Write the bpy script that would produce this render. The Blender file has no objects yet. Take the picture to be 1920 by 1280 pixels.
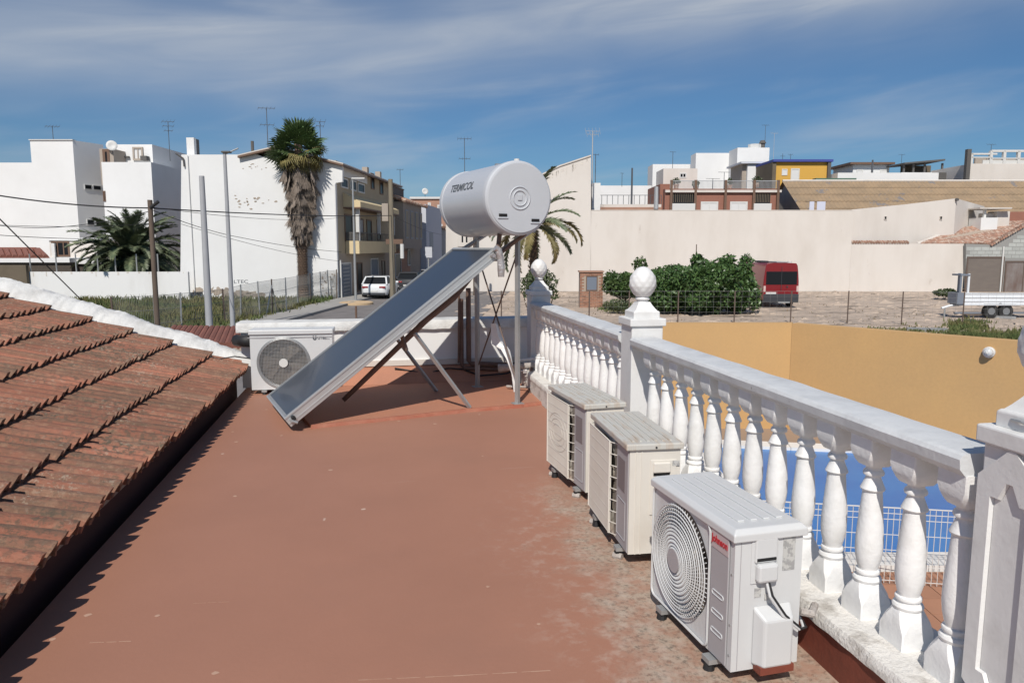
import bpy, bmesh, math, random
from mathutils import Vector, Matrix, noise as mnoise
random.seed(7)
S = bpy.context.scene
COL = S.collection
R_ = math.radians

# ------------------------------------------------------------------ camera, sky, sun, exposure
F_PX, HORIZON, VPX, EYE = 1387.0, 463.0, 702.0, 1.5
PITCH = math.atan((640 - HORIZON) / F_PX)
YAW = math.atan((960 - VPX) * math.cos(PITCH) / F_PX)
cam_d = bpy.data.cameras.new('camera'); cam_d.sensor_width = 36; cam_d.lens = F_PX / 1920 * 36
cam_d.clip_start = 0.05; cam_d.clip_end = 6000
cam = bpy.data.objects.new('camera', cam_d); COL.objects.link(cam)
cam.location = (0, 0, EYE); cam.rotation_euler = (math.pi / 2 - PITCH, 0, -YAW)
S.camera = cam

SUN_EL, SUN_AZ = R_(46.5), R_(201.5)          # azimuth clockwise from +Y
W = bpy.data.worlds.new('World'); S.world = W; W.use_nodes = True
def build_world():
    nt = W.node_tree; N = nt.nodes; L = nt.links
    bg = N['Background']; bg.inputs[1].default_value = 0.062
    sky = N.new('ShaderNodeTexSky'); sky.sky_type = 'NISHITA'; sky.sun_disc = False
    sky.sun_elevation = SUN_EL; sky.sun_rotation = SUN_AZ
    sky.altitude = 0; sky.air_density = 1.0; sky.dust_density = 0.5; sky.ozone_density = 3.0
    tc = N.new('ShaderNodeTexCoord')
    rot = N.new('ShaderNodeVectorRotate'); rot.rotation_type = 'Z_AXIS'; rot.inputs['Angle'].default_value = YAW
    L.new(tc.outputs['Generated'], rot.inputs['Vector'])
    sep = N.new('ShaderNodeSeparateXYZ'); L.new(rot.outputs[0], sep.inputs[0])
    def m(op, a, b=None, c=None):
        n = N.new('ShaderNodeMath'); n.operation = op
        for i, v in enumerate((a, b, c)):
            if v is None: continue
            if isinstance(v, (int, float)): n.inputs[i].default_value = v
            else: L.new(v, n.inputs[i])
        return n.outputs[0]
    az = m('ARCTAN2', sep.outputs[0], sep.outputs[1])
    el = m('ARCSINE', sep.outputs[2])
    # long cirrus streaks: stretched noise in azimuth/elevation, tilted up to the right
    elt = m('SUBTRACT', el, m('MULTIPLY', az, 0.10))
    def streak(sx, sy, seed, detail=5, dist=0.5):
        cmb = N.new('ShaderNodeCombineXYZ')
        L.new(m('MULTIPLY', az, sx), cmb.inputs[0]); L.new(m('MULTIPLY', elt, sy), cmb.inputs[1]); cmb.inputs[2].default_value = seed
        n = N.new('ShaderNodeTexNoise'); n.inputs['Scale'].default_value = 1; n.inputs['Detail'].default_value = detail
        n.inputs['Roughness'].default_value = 0.5; n.inputs['Distortion'].default_value = dist
        L.new(cmb.outputs[0], n.inputs['Vector']); return n.outputs[0]
    n1 = streak(1.7, 8.5, 3.3, 5, 0.5); n2 = streak(4.5, 26, 9.1, 5, 0.9)
    # the broad band: centre elevation rises to the right
    bandc = m('ADD', 0.268, m('MULTIPLY', az, 0.045))
    wob = m('MULTIPLY', m('SUBTRACT', streak(2.2, 1.5, 21.0, 3, 0.2), 0.5), 0.16)
    d = m('SUBTRACT', m('SUBTRACT', el, bandc), wob)
    band = m('EXPONENT', m('MULTIPLY', m('MULTIPLY', d, d), -1 / (2 * 0.042 ** 2)))
    band = m('MULTIPLY', band, m('ADD', -0.05, m('ADD', m('MULTIPLY', n1, 0.9), m('MULTIPLY', n2, 0.8))))
    mr = N.new('ShaderNodeMapRange'); mr.interpolation_type = 'SMOOTHSTEP'
    mr.inputs['From Min'].default_value = 0.47; mr.inputs['From Max'].default_value = 0.74
    L.new(m('ADD', m('MULTIPLY', n1, 0.72), m('MULTIPLY', n2, 0.28)), mr.inputs['Value'])
    tot = m('ADD', m('MULTIPLY', mr.outputs[0], 0.42), m('MULTIPLY', band, 0.80))
    tot = m('MINIMUM', tot, 0.8)
    mix = N.new('ShaderNodeMix'); mix.data_type = 'RGBA'
    L.new(tot, mix.inputs[0])
    tint = N.new('ShaderNodeMix'); tint.data_type = 'RGBA'; tint.blend_type = 'MULTIPLY'; tint.inputs[0].default_value = 1
    L.new(sky.outputs[0], tint.inputs[6]); tint.inputs[7].default_value = (0.68, 1.00, 1.28, 1)
    L.new(tint.outputs[2], mix.inputs[6]); mix.inputs[7].default_value = (8.9, 9.6, 10.6, 1)
    L.new(mix.outputs[2], bg.inputs[0])
build_world()
sun_d = bpy.data.lights.new('sun', 'SUN'); sun_d.energy = 4.9; sun_d.angle = R_(0.53); sun_d.color = (1.0, 0.94, 0.86)
sun = bpy.data.objects.new('sun', sun_d); COL.objects.link(sun)
sd = Vector((math.sin(SUN_AZ) * math.cos(SUN_EL), math.cos(SUN_AZ) * math.cos(SUN_EL), math.sin(SUN_EL)))
sun.rotation_euler = sd.to_track_quat('Z', 'Y').to_euler(); sun.location = sd * 50
S.view_settings.view_transform = 'Standard'; S.view_settings.look = 'None'
S.view_settings.exposure = -0.17; S.view_settings.gamma = 1
S.view_settings.use_curve_mapping = False
S.cycles.max_bounces = 6; S.cycles.use_denoising = True

# ------------------------------------------------------------------ frames and measuring helpers
fw = Vector((math.sin(YAW) * math.cos(PITCH), math.cos(YAW) * math.cos(PITCH), -math.sin(PITCH)))
rt = Vector((math.cos(YAW), -math.sin(YAW), 0)); up = rt.cross(fw)
fh = Vector((math.sin(YAW), math.cos(YAW), 0))
GZ = -1.9                                    # street and lot level
def ray(x, y): return fw + rt * ((x - 960) / F_PX) + up * ((640 - y) / F_PX)
def on_z(x, y, z):
    d = ray(x, y); t = (z - EYE) / d.z; return d * t + Vector((0, 0, EYE))
def at_b(x, y, b):                           # (lateral, forward, height) at forward distance b
    d = ray(x, y); t = b / d.dot(fh); q = d * t; return q.dot(rt), b, q.z + EYE
def gb(x, y, z=GZ):                          # lateral, forward of a ground point
    q = on_z(x, y, z); return q.dot(rt), q.dot(fh)
MC = Matrix(((rt.x, fh.x, 0, 0), (rt.y, fh.y, 0, 0), (0, 0, 1, 0), (0, 0, 0, 1)))   # lateral/forward/up -> world
def CW(a, b, z): return MC @ Vector((a, b, z))
def wp(x, y, b): return CW(*at_b(x, y, b))
def frame(o, xdir, ydir=None):
    x = Vector(xdir).normalized(); z = Vector((0, 0, 1)); y = z.cross(x)
    return Matrix(((x.x, y.x, 0, o[0]), (x.y, y.y, 0, o[1]), (0, 0, 1, o[2]), (0, 0, 0, 1)))

# ------------------------------------------------------------------ materials
def lin(c):
    if isinstance(c, str):
        c = [int(c[i:i + 2], 16) / 255 for i in (0, 2, 4)]
        return tuple(x / 12.92 if x <= 0.04045 else ((x + 0.055) / 1.055) ** 2.4 for x in c)
    return tuple(c)
MATS = {}
def mat(name, col, rough=0.8, col2=None, scale=3.0, amt=0.5, lo=0.35, hi=0.7, metal=0.0, spec=0.5, bump=0.0, bscale=60.0,
        spots=None, spot_scale=18, spot_lo=0.62, spot_hi=0.7, objvar=0.0, stretch=None, grain=0.0, coat=0.0, detail=6):
    mt = bpy.data.materials.new(name); mt.use_nodes = True
    nt = mt.node_tree; N = nt.nodes; L = nt.links; P = N['Principled BSDF']
    P.inputs['Roughness'].default_value = rough; P.inputs['Metallic'].default_value = metal
    P.inputs['Specular IOR Level'].default_value = spec
    if coat: P.inputs['Coat Weight'].default_value = coat; P.inputs['Coat Roughness'].default_value = 0.08
    c = lin(col) + (1,)
    tc = N.new('ShaderNodeTexCoord'); vec = tc.outputs['Object']
    if stretch:
        mp = N.new('ShaderNodeMapping'); mp.inputs['Scale'].default_value = stretch; L.new(vec, mp.inputs[0]); vec = mp.outputs[0]
    if objvar:
        oi = N.new('ShaderNodeObjectInfo'); ad = N.new('ShaderNodeVectorMath'); ad.operation = 'MULTIPLY_ADD'
        cb = N.new('ShaderNodeCombineXYZ'); L.new(oi.outputs['Random'], cb.inputs[0]); L.new(oi.outputs['Random'], cb.inputs[1])
        ad.inputs[1].default_value = (57, 31, 0); L.new(cb.outputs[0], ad.inputs[0]); L.new(vec, ad.inputs[2]); vec = ad.outputs[0]
    def noise(sc, det=6, ro=0.6):
        n = N.new('ShaderNodeTexNoise'); n.inputs['Scale'].default_value = sc; n.inputs['Detail'].default_value = det
        n.inputs['Roughness'].default_value = ro; L.new(vec, n.inputs['Vector']); return n.outputs[0]
    def rng(v, a, b, x=0.0, y=1.0):
        n = N.new('ShaderNodeMapRange'); n.inputs[1].default_value = a; n.inputs[2].default_value = b
        n.inputs[3].default_value = x; n.inputs[4].default_value = y; L.new(v, n.inputs[0]); return n.outputs[0]
    def mix(f, a, b, bt='MIX'):
        n = N.new('ShaderNodeMix'); n.data_type = 'RGBA'; n.blend_type = bt
        if isinstance(f, (int, float)): n.inputs[0].default_value = f
        else: L.new(f, n.inputs[0])
        for i, v in ((6, a), (7, b)):
            if isinstance(v, tuple): n.inputs[i].default_value = v
            else: L.new(v, n.inputs[i])
        return n.outputs[2]
    cur = c
    if col2 is not None:
        cur = mix(rng(noise(scale, detail), lo, hi, 0, amt), c, lin(col2) + (1,))
    if spots is not None:
        cur = mix(rng(noise(spot_scale, 5, 0.7), spot_lo, spot_hi), cur, lin(spots) + (1,))
    if objvar:
        oi2 = N.new('ShaderNodeObjectInfo'); v = rng(oi2.outputs['Random'], 0, 1, 1 - objvar, 1 + objvar)
        cb2 = N.new('ShaderNodeCombineColor')
        for i in range(3): L.new(v, cb2.inputs[i])
        cur = mix(1.0, cur, cb2.outputs[0], 'MULTIPLY')
    if grain:
        v = rng(noise(bscale * 2, 2), 0.3, 0.7, 1 - grain, 1 + grain); cb3 = N.new('ShaderNodeCombineColor')
        for i in range(3): L.new(v, cb3.inputs[i])
        cur = mix(1.0, cur, cb3.outputs[0], 'MULTIPLY')
    if isinstance(cur, tuple): P.inputs['Base Color'].default_value = cur
    else: L.new(cur, P.inputs['Base Color'])
    if bump:
        bp = N.new('ShaderNodeBump'); bp.inputs['Strength'].default_value = bump; bp.inputs['Distance'].default_value = 0.01
        L.new(noise(bscale, 5), bp.inputs['Height']); L.new(bp.outputs[0], P.inputs['Normal'])
    MATS[name] = mt; return mt
def glass(name, col, rough=0.05): return mat(name, col, .3, spec=0.12)
def clay_tile_material():
    mt = mat('clay_tile', (.355, .143, .090), .92, (.225, .128, .084), 3.2, 1.0, .42, .62, bump=.9, bscale=75, objvar=.22, stretch=(.5, 4.3, 1))
    nt = mt.node_tree; N = nt.nodes; L = nt.links; P = N['Principled BSDF']; cur = P.inputs['Base Color'].links[0].from_socket
    tc = N.new('ShaderNodeTexCoord'); oi = N.new('ShaderNodeObjectInfo'); cb = N.new('ShaderNodeCombineXYZ')
    for i in range(3): L.new(oi.outputs['Random'], cb.inputs[i])
    va = N.new('ShaderNodeVectorMath'); va.operation = 'MULTIPLY_ADD'; va.inputs[1].default_value = (43, 71, 19); L.new(cb.outputs[0], va.inputs[0]); L.new(tc.outputs['Object'], va.inputs[2])
    gp = N.new('ShaderNodeNewGeometry')
    def nz(sc, v, det=6, ro=.7):
        n = N.new('ShaderNodeTexNoise'); n.inputs['Scale'].default_value = sc; n.inputs['Detail'].default_value = det; n.inputs['Roughness'].default_value = ro; L.new(v, n.inputs['Vector']); return n.outputs[0]
    def rng(v, a, b, x=0., y=1.):
        n = N.new('ShaderNodeMapRange'); n.inputs[1].default_value = a; n.inputs[2].default_value = b; n.inputs[3].default_value = x; n.inputs[4].default_value = y; L.new(v, n.inputs[0]); return n.outputs[0]
    def mul(a, b):
        n = N.new('ShaderNodeMath'); n.operation = 'MULTIPLY'; L.new(a, n.inputs[0])
        if isinstance(b, float): n.inputs[1].default_value = b
        else: L.new(b, n.inputs[1])
        return n.outputs[0]
    def mix(f, a, b):
        n = N.new('ShaderNodeMix'); n.data_type = 'RGBA'; L.new(f, n.inputs[0]); L.new(a, n.inputs[6]); n.inputs[7].default_value = b; return n.outputs[2]
    big = rng(nz(1.3, gp.outputs['Position'], 5, .6), .42, .60)            # lichen grows in drifts across the roof
    cur = mix(mul(rng(nz(30, va.outputs[0]), .49, .57), mul(big, .9)), cur, (.105, .085, .060, 1))
    cur = mix(mul(rng(nz(44, va.outputs[0], 5, .75), .53, .60), mul(rng(nz(2.3, gp.outputs['Position'], 4), .48, .64), .50)), cur, (.52, .46, .36, 1))
    cur = mix(mul(rng(nz(13, va.outputs[0], 5), .52, .66), .45), cur, (.42, .25, .16, 1))
    cur = mix(mul(rng(nz(9, va.outputs[0], 5), .60, .72), .55), cur, (.16, .085, .06, 1))
    L.new(cur, P.inputs['Base Color']); return mt

white_paint = mat('white_paint', (.70, .70, .69), .55, (.46, .45, .42), 5, .45, .5, .75, bump=.14, bscale=40, spots=(.35, .34, .31), spot_scale=9, spot_lo=.70, spot_hi=.76)
baluster_white = mat('baluster_white', (.78, .78, .77), .55, (.62, .61, .58), 11, .6, .48, .72, bump=.3, bscale=38, objvar=.045, spots=(.42, .40, .36), spot_scale=30, spot_lo=.70, spot_hi=.76)
rail_white = mat('rail_white', (.62, .635, .64), .55, (.44, .45, .46), 7, .6, .45, .7, bump=.22, bscale=45, spots=(.22, .22, .22), spot_scale=22, spot_lo=.69, spot_hi=.74)
kerb_white = mat('kerb_white', (.70, .68, .64), .8, (.36, .33, .29), 12, .8, .5, .68, bump=.8, bscale=60, spots=(.20, .18, .16), spot_scale=35, spot_lo=.64, spot_hi=.7)
mortar_white = mat('mortar_white', (.66, .66, .64), .9, (.36, .35, .33), 5, .7, .45, .75, bump=1.0, bscale=22, spots=(.22, .21, .20), spot_scale=16, spot_lo=.68, spot_hi=.74)
red_paint = mat('red_paint', (.20, .050, .030), .6, (.12, .035, .022), 6, .6, bump=.3, bscale=40, spots=(.30, .22, .18), spot_scale=26, spot_lo=.72, spot_hi=.76)
slab_red = mat('slab_red', (.42, .185, .110), .75, (.36, .17, .11), 2.5, .8, bump=.3, bscale=70, grain=.08)
patch_edge_red = mat('patch_edge_red', (.29, .085, .048), .75, (.36, .16, .105), 6, .8, bump=.5, bscale=60)
tile_mat = clay_tile_material()
far_tile = mat('far_clay_tile', (.40, .22, .155), .9, (.25, .15, .11), 2.2, 1.0, .4, .6, bump=.4, spots=(.52, .42, .34), spot_scale=4, spot_lo=.50, spot_hi=.58, objvar=.15)
far_tile_red = mat('dark_red_tile', (.22, .085, .06), .85, (.14, .06, .045), 3, .7, objvar=.15)
ac_white = mat('appliance_white', (.60, .61, .61), .4, (.54, .55, .55), 3, .5, coat=.15)
ac_cream = mat('appliance_cream', (.66, .63, .57), .5, (.55, .50, .43), 4, .6, .45, .7, spots=(.35, .27, .2), spot_scale=40, spot_lo=.74, spot_hi=.78)
ac_lid_cream = mat('appliance_lid_weathered', (.52, .51, .47), .55, (.46, .38, .30), 6, .9, .5, .68, stretch=(1, 6, 1))
ac_grey = mat('appliance_grey_panel', (.40, .39, .40), .5, (.34, .33, .34), 5, .4)
recess_shade_black = mat('painted_recess_shade', (.008, .008, .009), .9)  # near-black colour standing in for the shade inside openings
fan_mat = mat('fan_plastic', (.23, .20, .17), .5)
fin_mat = mat('heat_exchanger', (.30, .27, .23), .5, (.16, .14, .12), 30, .5, metal=.2)
rubber = mat('black_rubber', (.015, .015, .016), .6)
brand_red = mat('brand_red', (.45, .03, .04), .5)
brand_grey = mat('brand_grey', (.09, .10, .11), .5)
sticker = mat('paper_sticker', (.50, .50, .48), .6, (.28, .28, .28), 60, .8, .48, .56)
tank_mat = mat('tank_painted_steel', (.50, .52, .55), .38, (.46, .48, .51), 2, .6, metal=.0, coat=.25, bump=.02, bscale=3)
tank_cap = mat('tank_end_plastic', (.50, .52, .55), .5, (.46, .48, .50), 3, .5)
alu = mat('aluminium', (.58, .60, .60), .38, (.50, .53, .53), 8, .5, metal=.55)
galv = mat('galvanised_steel', (.42, .43, .43), .45, (.33, .34, .34), 14, .6, metal=.5)
galv_dark = mat('galvanised_steel_in_rust', (.16, .12, .10), .6, (.10, .07, .055), 14, .6, metal=.3)
absorber = mat('collector_absorber', (.032, .042, .060), .32, (.04, .048, .06), 1.5, .6, spec=.5, coat=.20)
copper_old = mat('rusty_brown_pipe', (.16, .10, .075), .7, (.10, .06, .045), 15, .7, bump=.3)
foil = mat('foil_wrap', (.60, .58, .57), .35, (.40, .34, .32), 25, .8, metal=.6, bump=1.0, bscale=30)
lagging = mat('pipe_lagging', (.48, .45, .42), .8, (.25, .2, .17), 20, .7, bump=.8)
torn_plastic = mat('torn_white_plastic', (.78, .78, .77), .5, bump=.6, bscale=30)
render_white = mat('white_render', (.75, .755, .75), .9, (.68, .68, .67), .35, .7, .4, .7, bump=.2, bscale=8)
render_white2 = mat('white_render_streaked', (.75, .75, .74), .9, (.55, .53, .50), .5, .6, .5, .8, bump=.2, bscale=8, stretch=(1, 1, .25))
render_cream = mat('cream_render', (.65, .61, .565), .9, (.565, .52, .47), .5, .8, .42, .72, bump=.2, bscale=8, stretch=(1, 1, .4), spots=(.50, .45, .40), spot_scale=.9, spot_lo=.66, spot_hi=.74)
render_cream_d = mat('cream_render_dirty', (.62, .58, .53), .9, (.36, .32, .28), .8, .6, .5, .8, bump=.2, bscale=8, stretch=(1, 1, .25))
bare_patch = mat('bare_plaster', (.40, .34, .28), .95, (.33, .28, .23), 1.5, .7, bump=.4, bscale=10)
tan_facade = mat('tan_facade', (.42, .36, .26), .9, (.36, .30, .21), .6, .6)
yellow_cream = mat('pale_yellow_render', (.66, .54, .33), .9, (.58, .47, .3), .8, .5)
beige_facade = mat('beige_facade', (.38, .33, .28), .9, (.31, .26, .21), .6, .6)
bluewhite = mat('bluish_white_render', (.55, .57, .62), .9)
brick_far = mat('brick_facade', (.30, .135, .095), .9, (.24, .115, .085), 2, .6)
brick_pink = mat('pinkish_brick_facade', (.42, .24, .17), .9, (.30, .19, .14), 1, .7)
roof_grey = mat('grey_roof', (.10, .095, .09), .8)
ochre = mat('ochre_render', (.56, .345, .145), .85, (.45, .285, .135), .45, .8, .35, .75, bump=.15, bscale=12, grain=.03)
yellow_house = mat('yellow_house_render', (.62, .36, .07), .85)
blue_trim = mat('blue_trim', (.05, .07, .30), .6)
barn_roof = mat('old_fibre_cement_roof', (.33, .235, .145), .9, (.25, .185, .12), .8, .8, .4, .65, spots=(.20, .18, .17), spot_scale=.35, spot_lo=.60, spot_hi=.63, bump=.4, bscale=6)
barn_wall = mat('grey_barn_render', (.42, .39, .35), .9, (.30, .28, .26), 1.2, .7)  # lightened to stand in for grazing sun that misses the gable
block_grey = mat('grey_block', (.40, .42, .40), .95, (.33, .34, .33), 4, .7, objvar=.1)
mortar_dark = mat('mortar_dark', (.27, .27, .26), .95)
metal_door = mat('brownish_sheet_door', (.17, .145, .125), .7, (.13, .11, .10), 1, .7, stretch=(1, 1, 4))
rusty_door = mat('rust_stained_door', (.22, .20, .19), .7, (.13, .085, .07), 1.5, .9, stretch=(1, 1, .4))
brickwork = mat('old_red_brick', (.36, .18, .115), .95, (.24, .12, .08), 8, .7, objvar=.25, bump=.5)
brick_mortar = mat('brick_mortar', (.38, .31, .25), .95)
dirt = mat('bare_dirt', (.49, .395, .315), .97, (.38, .305, .24), .16, .8, .35, .65, bump=.9, bscale=3, spots=(.14, .11, .085), spot_scale=.9, spot_lo=.585, spot_hi=.625, detail=10, stretch=(.35, 1.5, 1), grain=.15)
asphalt = mat('asphalt', (.20, .185, .178), .9, (.13, .12, .115), 1.2, .7, bump=.4, bscale=30)
concrete_walk = mat('concrete_pavement', (.33, .32, .30), .9, (.26, .25, .235), 1.5, .7, objvar=.08)
kerbstone = mat('kerbstone', (.27, .265, .255), .9)
paving = mat('terracotta_paving', (.40, .20, .12), .85, (.32, .16, .10), 3, .6, objvar=.1)
coping_white = mat('white_pool_coping', (.70, .69, .66), .7, objvar=.05)
grass_green = mat('field_weeds', (.075, .105, .030), .9, (.18, .155, .065), .45, 1.0, .42, .62)
weed_base = mat('weedy_soil', (.07, .085, .03), .95, (.12, .10, .05), .6, .8)
leaf_dark = mat('orange_tree_leaf', (.034, .078, .024), .42, (.11, .18, .055), 7, 1.0, .4, .65, spec=.4)
leaf_mid = mat('lighter_leaf', (.035, .075, .020), .5, (.10, .15, .045), 2.5, 1.0)
leaf_bush = mat('oleander_leaf', (.035, .06, .02), .6, (.09, .11, .045), 3, .9)
flower = mat('pale_flower', (.70, .62, .55), .7)
bark = mat('bark', (.13, .095, .07), .95, (.08, .06, .05), 9, .7, bump=.8, bscale=25)
palm_bark = mat('palm_bark', (.20, .135, .095), .95, (.10, .07, .05), 7, .9, bump=1.0, bscale=14, stretch=(1, 1, 3))
frond_green = mat('date_frond', (.075, .105, .060), .5, (.17, .19, .10), 2, .9, objvar=.25)
frond_yellow = mat('yellowed_frond', (.20, .15, .06), .6, (.12, .13, .05), 2, .8, objvar=.2)
fan_green = mat('fan_palm_leaf', (.055, .098, .034), .5, (.11, .16, .058), 1.5, .8, objvar=.35)
fan_yellow = mat('yellowing_fan_leaf', (.24, .20, .07), .7, (.14, .13, .05), 2, .8, objvar=.25)
dead_leaf = mat('dead_fan_leaf', (.26, .215, .18), .95, (.15, .12, .095), 3, .9, objvar=.3)
concrete_post = mat('grey_concrete_post', (.36, .37, .39), .8, (.30, .31, .32), 2, .6)
steel_post = mat('bluish_steel_post', (.24, .28, .34), .5, metal=.3)
wood_pole = mat('weathered_wood_pole', (.10, .075, .06), .9, (.16, .12, .09), 8, .7, stretch=(1, 1, .2))
wood_pole_l = mat('pale_wood_pole', (.22, .19, .14), .9, (.15, .13, .10), 6, .7, stretch=(1, 1, .2))
cable_black = mat('cable_black', (.03, .03, .032), .7)
wire_grey = mat('fence_wire', (.26, .26, .25), .6, metal=.3)
antenna_mat = mat('antenna_metal', (.10, .105, .115), .5, metal=.3)
antenna_light = mat('antenna_light_metal', (.45, .46, .47), .5, metal=.3)
win_dark = glass('window_glass', (.015, .017, .02))
win_grey = mat('grey_shutter', (.32, .34, .37), .6)
frame_white = mat('white_frame', (.62, .62, .60), .6)
frame_brown = mat('brown_frame', (.15, .09, .06), .6)
curtain = mat('white_shutter', (.66, .66, .65), .6)
door_blue = mat('bluish_grey_door', (.16, .19, .24), .6)
van_red = mat('van_red_paint', (.19, .007, .012), .3, (.22, .01, .015), 1.5, .5, coat=.6)
van_trim = mat('van_dark_bumper', (.035, .038, .045), .6)
lamp_clear = mat('lamp_glass', (.62, .45, .42), .3)
lamp_red = mat('lamp_red', (.25, .01, .015), .2)
plate = mat('number_plate', (.62, .62, .60), .5)
car_white = mat('car_white_paint', (.74, .76, .77), .3, coat=.6)
tyre = mat('tyre', (.018, .018, .019), .8)
rim_mat = mat('wheel_rim', (.30, .31, .32), .4, metal=.6)
trailer_white = mat('trailer_white', (.72, .75, .78), .45, (.60, .62, .65), 2, .5)
trailer_grey = mat('trailer_grey_steel', (.22, .25, .30), .5, metal=.3)
dark_terr = mat('dark_stone_cladding', (.085, .07, .055), .9, (.05, .04, .035), 2, .7)
brown_wall = mat('brown_wall', (.15, .12, .085), .9, (.10, .08, .055), 1, .6)
sandy = mat('sandy_planter', (.52, .38, .23), .9)
glass_lamp = mat('bulkhead_glass', (.55, .57, .58), .25)
laundry = mat('laundry_cloth', (.60, .62, .72), .9)
green_net = mat('green_netting', (.10, .17, .13), .9)

def terrace_material():
    mt = mat('painted_terrace_floor', (.368, .178, .116), .6, (.325, .157, .102), .9, .9, .3, .7, bump=.10, bscale=45)
    nt = mt.node_tree; N = nt.nodes; L = nt.links; P = N['Principled BSDF']
    base = P.inputs['Base Color'].links[0].from_socket
    tc = N.new('ShaderNodeTexCoord'); sp = N.new('ShaderNodeSeparateXYZ'); L.new(tc.outputs['Object'], sp.inputs[0])
    def nz(sc, det=6, ro=.6, vec=None):
        n = N.new('ShaderNodeTexNoise'); n.inputs['Scale'].default_value = sc; n.inputs['Detail'].default_value = det; n.inputs['Roughness'].default_value = ro
        L.new(vec or tc.outputs['Object'], n.inputs['Vector']); return n.outputs[0]
    def m(op, a, b=None):
        n = N.new('ShaderNodeMath'); n.operation = op
        for i, v in enumerate((a, b)):
            if v is None: continue
            if isinstance(v, (int, float)): n.inputs[i].default_value = v
            else: L.new(v, n.inputs[i])
        return n.outputs[0]
    def rng(v, a, b, x=0., y=1.):
        n = N.new('ShaderNodeMapRange'); n.interpolation_type = 'SMOOTHSTEP'; n.inputs[1].default_value = a; n.inputs[2].default_value = b; n.inputs[3].default_value = x; n.inputs[4].default_value = y
        L.new(v, n.inputs[0]); return n.outputs[0]
    def mix(f, a, b):
        n = N.new('ShaderNodeMix'); n.data_type = 'RGBA'; L.new(f, n.inputs[0])
        for i, v in ((6, a), (7, b)):
            if isinstance(v, tuple): n.inputs[i].default_value = v
            else: L.new(v, n.inputs[i])
        return n.outputs[2]
    # worn strip by the outdoor units: paint worn down to grey concrete
    wob = m('MULTIPLY', m('SUBTRACT', nz(1.6, 6, .65), .5), 1.1)
    ex = m('ADD', sp.outputs[0], wob)
    edge = rng(ex, .80, 1.02)
    far = rng(m('ADD', sp.outputs[1], m('MULTIPLY', wob, 1.2)), 3.9, 4.6, 1., 0.)
    worn = m('MULTIPLY', edge, far)
    patch = rng(nz(11, 9, .75), .36, .62)
    worn2 = m('MULTIPLY', worn, m('ADD', .35, m('MULTIPLY', patch, .65)))
    conc = mix(rng(nz(46, 6, .75), .46, .64), (.40, .315, .245, 1), (.17, .14, .11, 1))
    c = mix(worn2, base, conc)
    halo = m('MULTIPLY', rng(ex, .48, .95), far)
    dust = m('MULTIPLY', halo, m('MULTIPLY', rng(nz(12, 7, .7), .48, .66), .45))
    c = mix(dust, c, (.50, .40, .33, 1))
    # long pale scuffs and tiny chips
    mp = N.new('ShaderNodeMapping'); mp.inputs['Scale'].default_value = (1.1, 16, 1); mp.inputs['Rotation'].default_value = (0, 0, .12); L.new(tc.outputs['Object'], mp.inputs[0])
    sc = m('MULTIPLY', rng(nz(1.3, 3, .5, mp.outputs[0]), .70, .76), .30)
    c = mix(sc, c, (.44, .30, .24, 1))
    ch = m('MULTIPLY', rng(nz(7.5, 2, .5), .765, .785), .8)
    c = mix(ch, c, (.60, .47, .38, 1))
    dk = m('MULTIPLY', rng(nz(.55, 4, .6), .50, .72), .22)
    c = mix(dk, c, (.22, .125, .09, 1))
    L.new(c, P.inputs['Base Color'])
    return mt
terrace_mat = terrace_material()

def add_ruts(mt):
    nt = mt.node_tree; N = nt.nodes; L = nt.links; P = N['Principled BSDF']; cur = P.inputs['Base Color'].links[0].from_socket
    tc = N.new('ShaderNodeTexCoord'); mp = N.new('ShaderNodeMapping'); mp.inputs['Scale'].default_value = (.22, .85, 1); mp.inputs['Rotation'].default_value = (0, 0, .12); L.new(tc.outputs['Object'], mp.inputs[0])
    def nz(sc, det, v):
        n = N.new('ShaderNodeTexNoise'); n.inputs['Scale'].default_value = sc; n.inputs['Detail'].default_value = det; n.inputs['Roughness'].default_value = .6; n.inputs['Distortion'].default_value = .6; L.new(v, n.inputs['Vector']); return n.outputs[0]
    def m(op, a, b=None):
        n = N.new('ShaderNodeMath'); n.operation = op
        for i, v in enumerate((a, b)):
            if v is None: continue
            if isinstance(v, float): n.inputs[i].default_value = v
            else: L.new(v, n.inputs[i])
        return n.outputs[0]
    def rng(v, a, b, x=0., y=1.):
        n = N.new('ShaderNodeMapRange'); n.inputs[1].default_value = a; n.inputs[2].default_value = b; n.inputs[3].default_value = x; n.inputs[4].default_value = y; L.new(v, n.inputs[0]); return n.outputs[0]
    ridge = rng(m('ABSOLUTE', m('SUBTRACT', nz(1.1, 4, mp.outputs[0]), .5)), .004, .016, 1., 0.)
    gate = rng(nz(.35, 3, mp.outputs[0]), .44, .56); wid = m('MULTIPLY', ridge, gate)
    blot = m('MULTIPLY', rng(nz(2.6, 5, mp.outputs[0]), .62, .66), .8)
    f = m('MAXIMUM', m('MULTIPLY', wid, .85), blot)
    mx = N.new('ShaderNodeMix'); mx.data_type = 'RGBA'; L.new(f, mx.inputs[0]); L.new(cur, mx.inputs[6]); mx.inputs[7].default_value = (.10, .078, .060, 1); L.new(mx.outputs[2], P.inputs['Base Color'])
add_ruts(dirt)
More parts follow.
